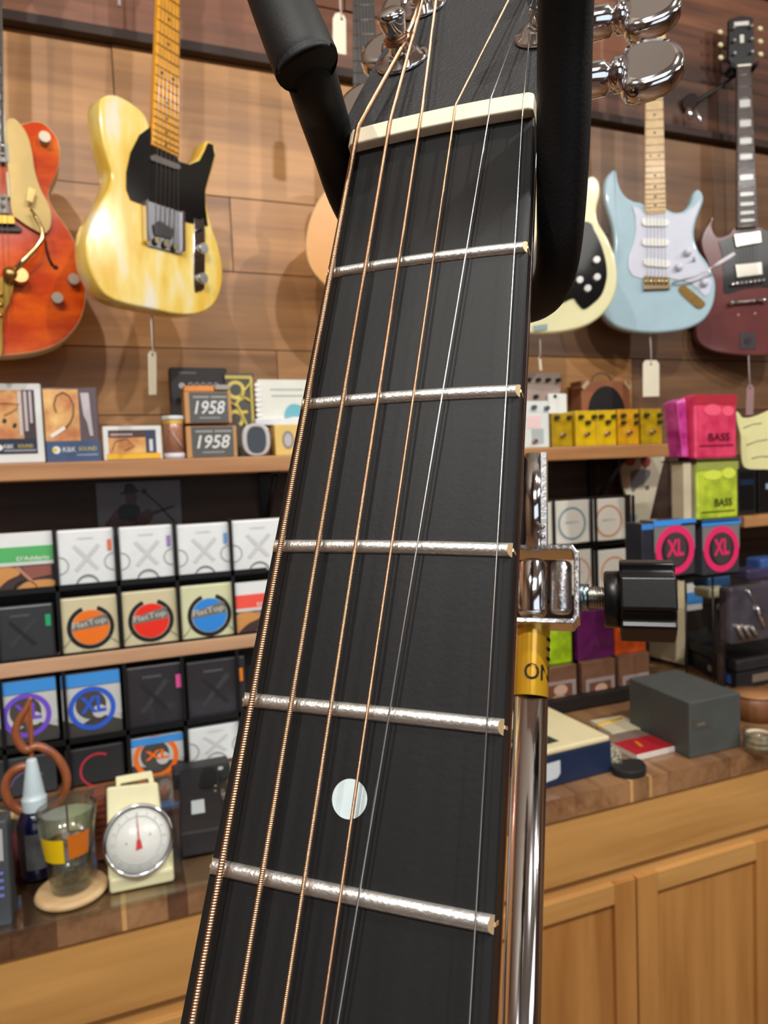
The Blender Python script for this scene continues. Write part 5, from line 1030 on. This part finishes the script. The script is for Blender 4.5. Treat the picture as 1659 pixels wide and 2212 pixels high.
# headstock
TA = math.radians(14); HY = (GY * math.cos(TA) - GZ * math.sin(TA)); HZ = (GY * math.sin(TA) + GZ * math.cos(TA)); HO = G(0, 5.5, -2)
H = lambda x, y, h=0: HO + GX * x / 1000 + HY * y / 1000 + HZ * h / 1000
out = [(-22.6, -.6), (-25.5, 5), (-29.0, 13), (-28.4, 24), (-26.8, 45), (-25.2, 58), (-24.4, 76), (-23.6, 100), (-23.2, 130), (-20, 150), (-8, 156), (0, 158), (8, 156), (20, 150), (25, 130), (27.5, 100), (29, 76), (30, 45), (30, 24), (29.2, 13), (25.5, 5), (22.6, -.6)]
MB().prism([H(x, y) for x, y in out], -HZ * .0012).build('headstock_veneer', mat((33, 34, 35), .55, noise=.1, ns=200, bump=.25, bs=1100, spec=.4), g)
MB().prism([H(x, y, -1.25) for x, y in out], -HZ * .014).build('headstock', wood((44, 24, 18), (84, 48, 36), 1, 120, .3, coat=.5), g, .0006)
def tuner(x, y, sd, k):
    o = thing_ = MB()
    # bushing washer, post
    MB().lathe([(2.6e-3, 0), (7.4e-3, 0), (7.6e-3, .0005), (7.2e-3, .0011), (5.6e-3, .0013), (5.0e-3, .0024), (3.4e-3, .0026), (3.2e-3, .0018)], H(x, y), HZ, 40).build('bushing', CHROME, g)
    p = MB().lathe([(0, -.002), (3.0e-3, -.002), (2.9e-3, .0040), (2.2e-3, .0050), (2.2e-3, .0064), (3.0e-3, .0074), (3.9e-3, .0115), (3.7e-3, .0124), (2.6e-3, .0131), (0, .0133)], H(x, y), HZ, 36).build('tuning_post', CHROME, g)
    # housing behind the headstock, shaft and button
    MB().lathe([(0, -.002), (4.2e-3, 0), (4.6e-3, .004), (4.4e-3, .010), (3.4e-3, .0105), (3.4e-3, .0115), (4.3e-3, .012), (4.4e-3, .0145), (0, .0146)], H(x + (4.5 if sd > 0 else -1.0), y, -14 if sd > 0 else -11) , GX * sd, 30).build('tuner_shaft', CHROME, g)
    bo = H(x + (21.5 if sd > 0 else -12.0), y - (1 if sd > 0 else -3), -14 if sd > 0 else -11)
    pts = [(-3.0, 4.2), (-2.2, 8.0), (1.5, 9.6), (6.5, 8.6), (10.5, 5.4), (12, 0), (10.5, -5.4), (6.5, -8.6), (1.5, -9.6), (-2.2, -8.0), (-3.0, -4.2), (-2.6, 0)]
    ax = GX * sd; ay = HY; az = HZ; sp_ = smooth([(a, b_, 0) for a, b_ in pts], 4); ringv = []
    tilt = math.radians(4); ay2 = ay * math.cos(tilt) + az * math.sin(tilt); az2 = az * math.cos(tilt) - ay * math.sin(tilt)
    for (s_, h_) in ((.72, 3.0), (.93, 2.5), (1.0, 1.2), (1.0, -1.2), (.93, -2.5), (.72, -3.0)): ringv.append([bo + (ax * (4 + (p_.x - 4) * s_) * 1.04 + ay2 * p_.y * s_ * 1.15 + az2 * h_) / 1000 for p_ in sp_])
    n_ = len(sp_); m_ = MB().add([q_ for r_ in ringv for q_ in r_], [(i * n_ + a, i * n_ + (a + 1) % n_, (i + 1) * n_ + (a + 1) % n_, (i + 1) * n_ + a) for i in range(5) for a in range(n_)], 0, True)
    m_.add(ringv[0], [tuple(range(n_))], 0, False).add(ringv[5], [tuple(reversed(range(n_)))], 0, False)
    m_.build('tuner_button', CHROME, g)
for k, (y, sd) in enumerate(((40, -1), (73, -1), (106, -1), (36, 1), (69, 1), (102, 1))): tuner(-18 if sd < 0 else 21.5, y, sd, k)
# strings
nutx = [-20.1, -11.5, -3.6, 4.7, 13.0, 20.6]; f5x = [-21.3, -13.2, -5.4, 1.2, 4.2, 23.0]
rad = [.66, .52, .40, .30, .20, .155]; pitch = [.44, .33, .26, .2, 0, 0]; amp = [.10, .075, .05, .03, 0, 0]
posts = [(-18, 40), (-18, 73), (-18, 106), (21.5, 102), (21.5, 69), (21.5, 36)]
bronze = mat((196, 156, 124), .34, 1, noise=.08, ns=400); core = mat((200, 200, 200), .22, 1)
bronze2 = mat((210, 150, 106), .35, 1)
def string(i):
    r = rad[i] / 1000
    path = []
    x0, x1 = nutx[i], f5x[i]
    for y in (-325, -250, -162, -100, -50, 0, 2.6, 5.2):
        x = x0 + (x1 - x0) * max(0, -y) / 162; z = 2.55 + .45 * (1 - (x0 / 21) ** 2) + rad[i] * .7 + max(0, -y) * .0009 + max(0, -y - 162) * .004 if y < 2.7 else 2.5 + .35 * (1 - (x0 / 21) ** 2) + rad[i] * .5
        path.append(G(x, y, z))
    px_, py_ = posts[i]; sd = -1 if i < 3 else 1
    P_end = H(px_ - sd * 2.5, py_ - 1.5, 5.2)
    path.append(P_end)
    coil = [H(px_ + 3.1 * math.cos(a) * (-sd), py_ + 3.1 * math.sin(a), 5.2 + .7 * (a / 6.28)) for a in [k_ * .35 for k_ in range(0, 36)]]
    # dense resample
    m = MB()
    if pitch[i] == 0:
        m.tube(path, r, 8).tube(coil, r, 6)
        return m.build('string', core, g)
    seg = []; step = pitch[i] / 5000
    main = path[:6]; acc = 0; vs = []; rs = []; n = 10
    L0 = 0; pts_ = []; 
    for a, b_ in zip(path[:-1], path[1:]):
        d = (b_ - a).length; k = max(1, int(d / step))
        for j in range(k): pts_.append(a + (b_ - a) * j / k)
    pts_.append(path[-1]); dist = 0; N = len(pts_)
    up = GZ; vs = []
    for j in range(N):
        t_ = (pts_[min(N - 1, j + 1)] - pts_[max(0, j - 1)]).normalized(); u2 = (up - t_ * up.dot(t_)).normalized(); v2 = t_.cross(u2)
        if j: dist += (pts_[j] - pts_[j - 1]).length
        for k in range(n):
            th = 2 * math.pi * k / n; ph = 2 * math.pi * dist * 1000 / pitch[i] - th
            R_ = r - amp[i] / 1000 * (1 - abs(math.cos(ph / 2)) ) * 1.6
            vs.append(pts_[j] + (u2 * math.cos(th) + v2 * math.sin(th)) * R_)
    fs = [(j * n + k, j * n + (k + 1) % n, (j + 1) * n + (k + 1) % n, (j + 1) * n + k) for j in range(N - 1) for k in range(n)]
    m.add(vs, fs, 0, True); m.tube(coil, r, 8)
    if i == 0: m.tube([H(px_ + 3, py_ + 1, 6.4), H(px_ + 5.2, py_ + 5, 8.5), H(px_ + 6.4, py_ + 10, 11)], r * .9, 8)
    return m.build('string', bronze, g, fix=False)
for i in range(6): string(i)
# ================================================================ GUITAR STAND
foam = mat((15, 15, 16), .55, noise=.1, ns=120, bump=.06, bs=1200, spec=.35)
foam2 = mat((12, 12, 13), .6, noise=.1, ns=120, bump=.06, bs=1200, spec=.35)
s_ = thing('guitar_stand', 'chrome guitar stand with a black foam padded yoke and a black clamp knob', 'guitar stand', PD(1122, 2300, .21))
def ptube(pp, name, m, n=28, parent=None, k=6):
    c3 = smooth([PD(x, y, d) for x, y, d, r in pp], k, False); rr_ = sm2([(r, 0) for *_, r in pp], k, False)
    return MB().tube(c3, [max(1e-4, q_[0] / 1000) for q_ in rr_], n).build(name, m, parent)
right_arm = ptube([(1226, -260, .134, 5.4), (1224, -80, .142, 5.6), (1220, 100, .150, 5.75), (1217, 280, .157, 5.85), (1213, 430, .163, 5.6), (1207, 540, .168, 5.2), (1196, 600, .173, 4.9), (1172, 640, .181, 5.0), (1130, 655, .189, 5.4), (1080, 650, .195, 5.6), (1020, 630, .199, 5.6)], 'padded_arm', foam, parent=s_)
lower = ptube([(790, 500, .203, 5.4), (752, 420, .199, 5.8), (724, 330, .192, 6.1), (695, 240, .180, 6.2), (672, 165, .168, 6.1), (640, 70, .163, 6.0)], 'padded_arm', foam, parent=s_)
upper = ptube([(663, 142, .1600, 7.45), (660, 135, .1602, 7.55), (643, 95, .162, 7.5), (605, 0, .168, 7.4), (566, -110, .174, 7.4), (530, -240, .18, 7.4)], 'foam_sleeve', foam2, parent=s_)
MB().tube(smooth([PD(1040, 635, .199), PD(960, 610, .202), PD(860, 560, .203), PD(770, 490, .202)], 5, False), .0052, 20).build('yoke_bar', BLACK, s_)
# pole
Pb, Pt = PD(1122, 2330, .232), PD(1152, 1345, .285)
pr_ = .0065
MB().cyl(Pb + (Pb - Pt) * 2.2, Pt, pr_, pr_, 48).build('pole', CHROME, s_)
pa = (Pt - Pb).normalized()
lab0, lab1 = PD(1147, 1505, 1 / (1 / .232 + .838 * (1 / .285 - 1 / .232))), Pt
MB().lathe([(pr_ + .00012, 0), (pr_ + .00012, (lab1 - lab0).length)], lab0, pa, 48).build('gold_band', mat((238, 182, 44), .2, .35, coat=.8), s_, fix=False)
# clamp
d0 = .283
Cc = PD(1185, 1270, d0); kx = (PD(1470, 1300, .27) - PD(1250, 1296, .281)).normalized(); ky = (pa - kx * pa.dot(kx)).normalized(); kz = kx.cross(ky)
if kz.dot(CAM - Cc) < 0: kz = -kz
px2 = .2835 / F
def K(x, y, z=0): return Cc + kx * x / 1000 + ky * y / 1000 + kz * z / 1000
# sheet: U-shaped bracket
hh_, wwd = 15.2, 11.2
U_ = [(-14, 1), (10.2, 1), (12.2, .86), (12.2, -.86), (10.2, -1), (-14, -1)]
br = MB()
for sy in (1, -1): br.prism([K(-14, sy * 15.8, 7), K(9.6, sy * 15.8, 7), K(9.6, sy * 15.8, -7), K(-14, sy * 15.8, -7)], ky * (-.0020 * sy))
br.obx(K(11.0, 0, 0), kx * .0010, ky * .0134, kz * .007)
br.add([K(9.6, 15.8, 7), K(12, 12.2, 7), K(12, 12.2, -7), K(9.6, 15.8, -7), K(9.6, 12.6, 7), K(10, 12.0, 7), K(10, 12.0, -7), K(9.6, 12.6, -7)], [(0, 1, 2, 3), (4, 7, 6, 5), (0, 4, 5, 1), (3, 2, 6, 7)])
br.add([K(9.6, -15.8, 7), K(12, -12.2, 7), K(12, -12.2, -7), K(9.6, -15.8, -7), K(9.6, -12.6, 7), K(10, -12.0, 7), K(10, -12.0, -7), K(9.6, -12.6, -7)], [(0, 1, 2, 3), (4, 7, 6, 5), (0, 4, 5, 1), (3, 2, 6, 7)])
br.build('clamp_bracket', CHROME2, s_, .0004)
MB().lathe([(0, -11.5e-3), (4.6e-3, -11.5e-3), (5.6e-3, -10e-3), (5.6e-3, 9.5e-3), (4.6e-3, 11e-3), (0, 11e-3)], K(-6.2, 0, 0), ky, 36).build('clamp_sleeve', CHROME, s_)
MB().lathe([(0, -10.5e-3), (3.6e-3, -10.2e-3), (4.2e-3, -9e-3), (4.2e-3, 9e-3), (3.6e-3, 10.2e-3), (0, 10.5e-3)], K(4.9, 0, 1), ky, 8).build('clamp_roller', CHROME2, s_)
MB().cyl(K(12, -3.5, 0), K(15.4, -3.6, 0), .0052, .0052, 24).build('screw_collar', mat((150, 168, 172), .25, 1), s_)
MB().tube([K(15.4 + i * .25, -3.6, 0) for i in range(28)], [.0042 + .0004 * math.cos(i * 1.6) for i in range(28)], 20).build('screw', mat((176, 174, 166), .25, 1), s_)
ko = K(21.0, -4.2, 0)
plast = mat((15, 15, 16), .36, noise=.05, ns=300, bump=.02, bs=900)
MB().lathe([(0, 0), (10.2e-3, 0), (10.9e-3, .8e-3), (10.9e-3, 6.2e-3), (10e-3, 7e-3), (0, 7e-3)], ko, kx, 36).build('knob_flange', plast, s_)
lobes = []
for i in range(5):
    a = 2 * math.pi * i / 5 + .40
    for da, r_ in ((-.42, 15.4), (-.38, 16.0), (.38, 16.0), (.42, 15.4), (.50, 13.2), (.76, 13.2)): lobes.append((math.cos(a + da) * r_, math.sin(a + da) * r_))
MB().prism([ko + kx * .0058 + (ky * a + kz * b_) / 1000 for a, b_ in lobes], kx * .0195).build('knob', plast, s_, .0012, 3)
# upper fin of the clamp
Ft, Fb = PD(1152, 984, .296), PD(1152, 1186, .287)
fx = (PD(1180, 1085, .291) - PD(1125, 1085, .291)).normalized()
MB().tube([Fb, Ft], .0043, 10).build('upright_tube', CHROME, s_)
MB().obx((Ft + Fb) / 2 + fx * .0046 , fx * .0011, (Ft - Fb) * .49, kz * .004).build('upright_fin', CHROME2, s_)
MB().obx((Ft + Fb) / 2 - fx * .0062, fx * .0036, (Ft - Fb) * .5, kz * .001).build('upright_plate', mat((52, 44, 48), .2, .7), s_)
for (a, b_) in ((1170, 1138), (1171, 1160)): MB().ball(PD(a, b_, .284), .0013).build('rivet', CHROME, s_)
# lettering on the band
def curved(txt, c, ax, side, r, h, w, name='lettering'):
    """text wrapped on the pole; side = angle of its middle"""
    m = MB().text(txt, (0, 0, 0), (1, 0, 0), (0, 1, 0), h, w); u = side; v = ax.cross(u)
    m.v = [c + ax * p.y + (u * math.cos(p.x / r) + v * math.sin(p.x / r)) * (r + .0001) for p in m.v]
    return m.build(name, mat((30, 24, 18), .5), s_, fix=False)
axm = lab0 + pa * (lab1 - lab0).length * .30
tocam = (CAM - axm); tocam = (tocam - pa * tocam.dot(pa)).normalized()
curved('ON', axm, pa, (tocam + pa.cross(tocam) * .45).normalized(), pr_ + .0002, .0062, .0115)
for k in range(3):
    c_ = lab0 + pa * (lab1 - lab0).length * (.50 + .13 * k); sd = (tocam * .45 + pa.cross(tocam) * 1.0).normalized()
    MB().obx(c_ + sd * (pr_ + .0002), pa.cross(sd) * .0016, pa * .0007, sd * .00005).build('lettering_mark', mat((30, 24, 18), .5), s_)
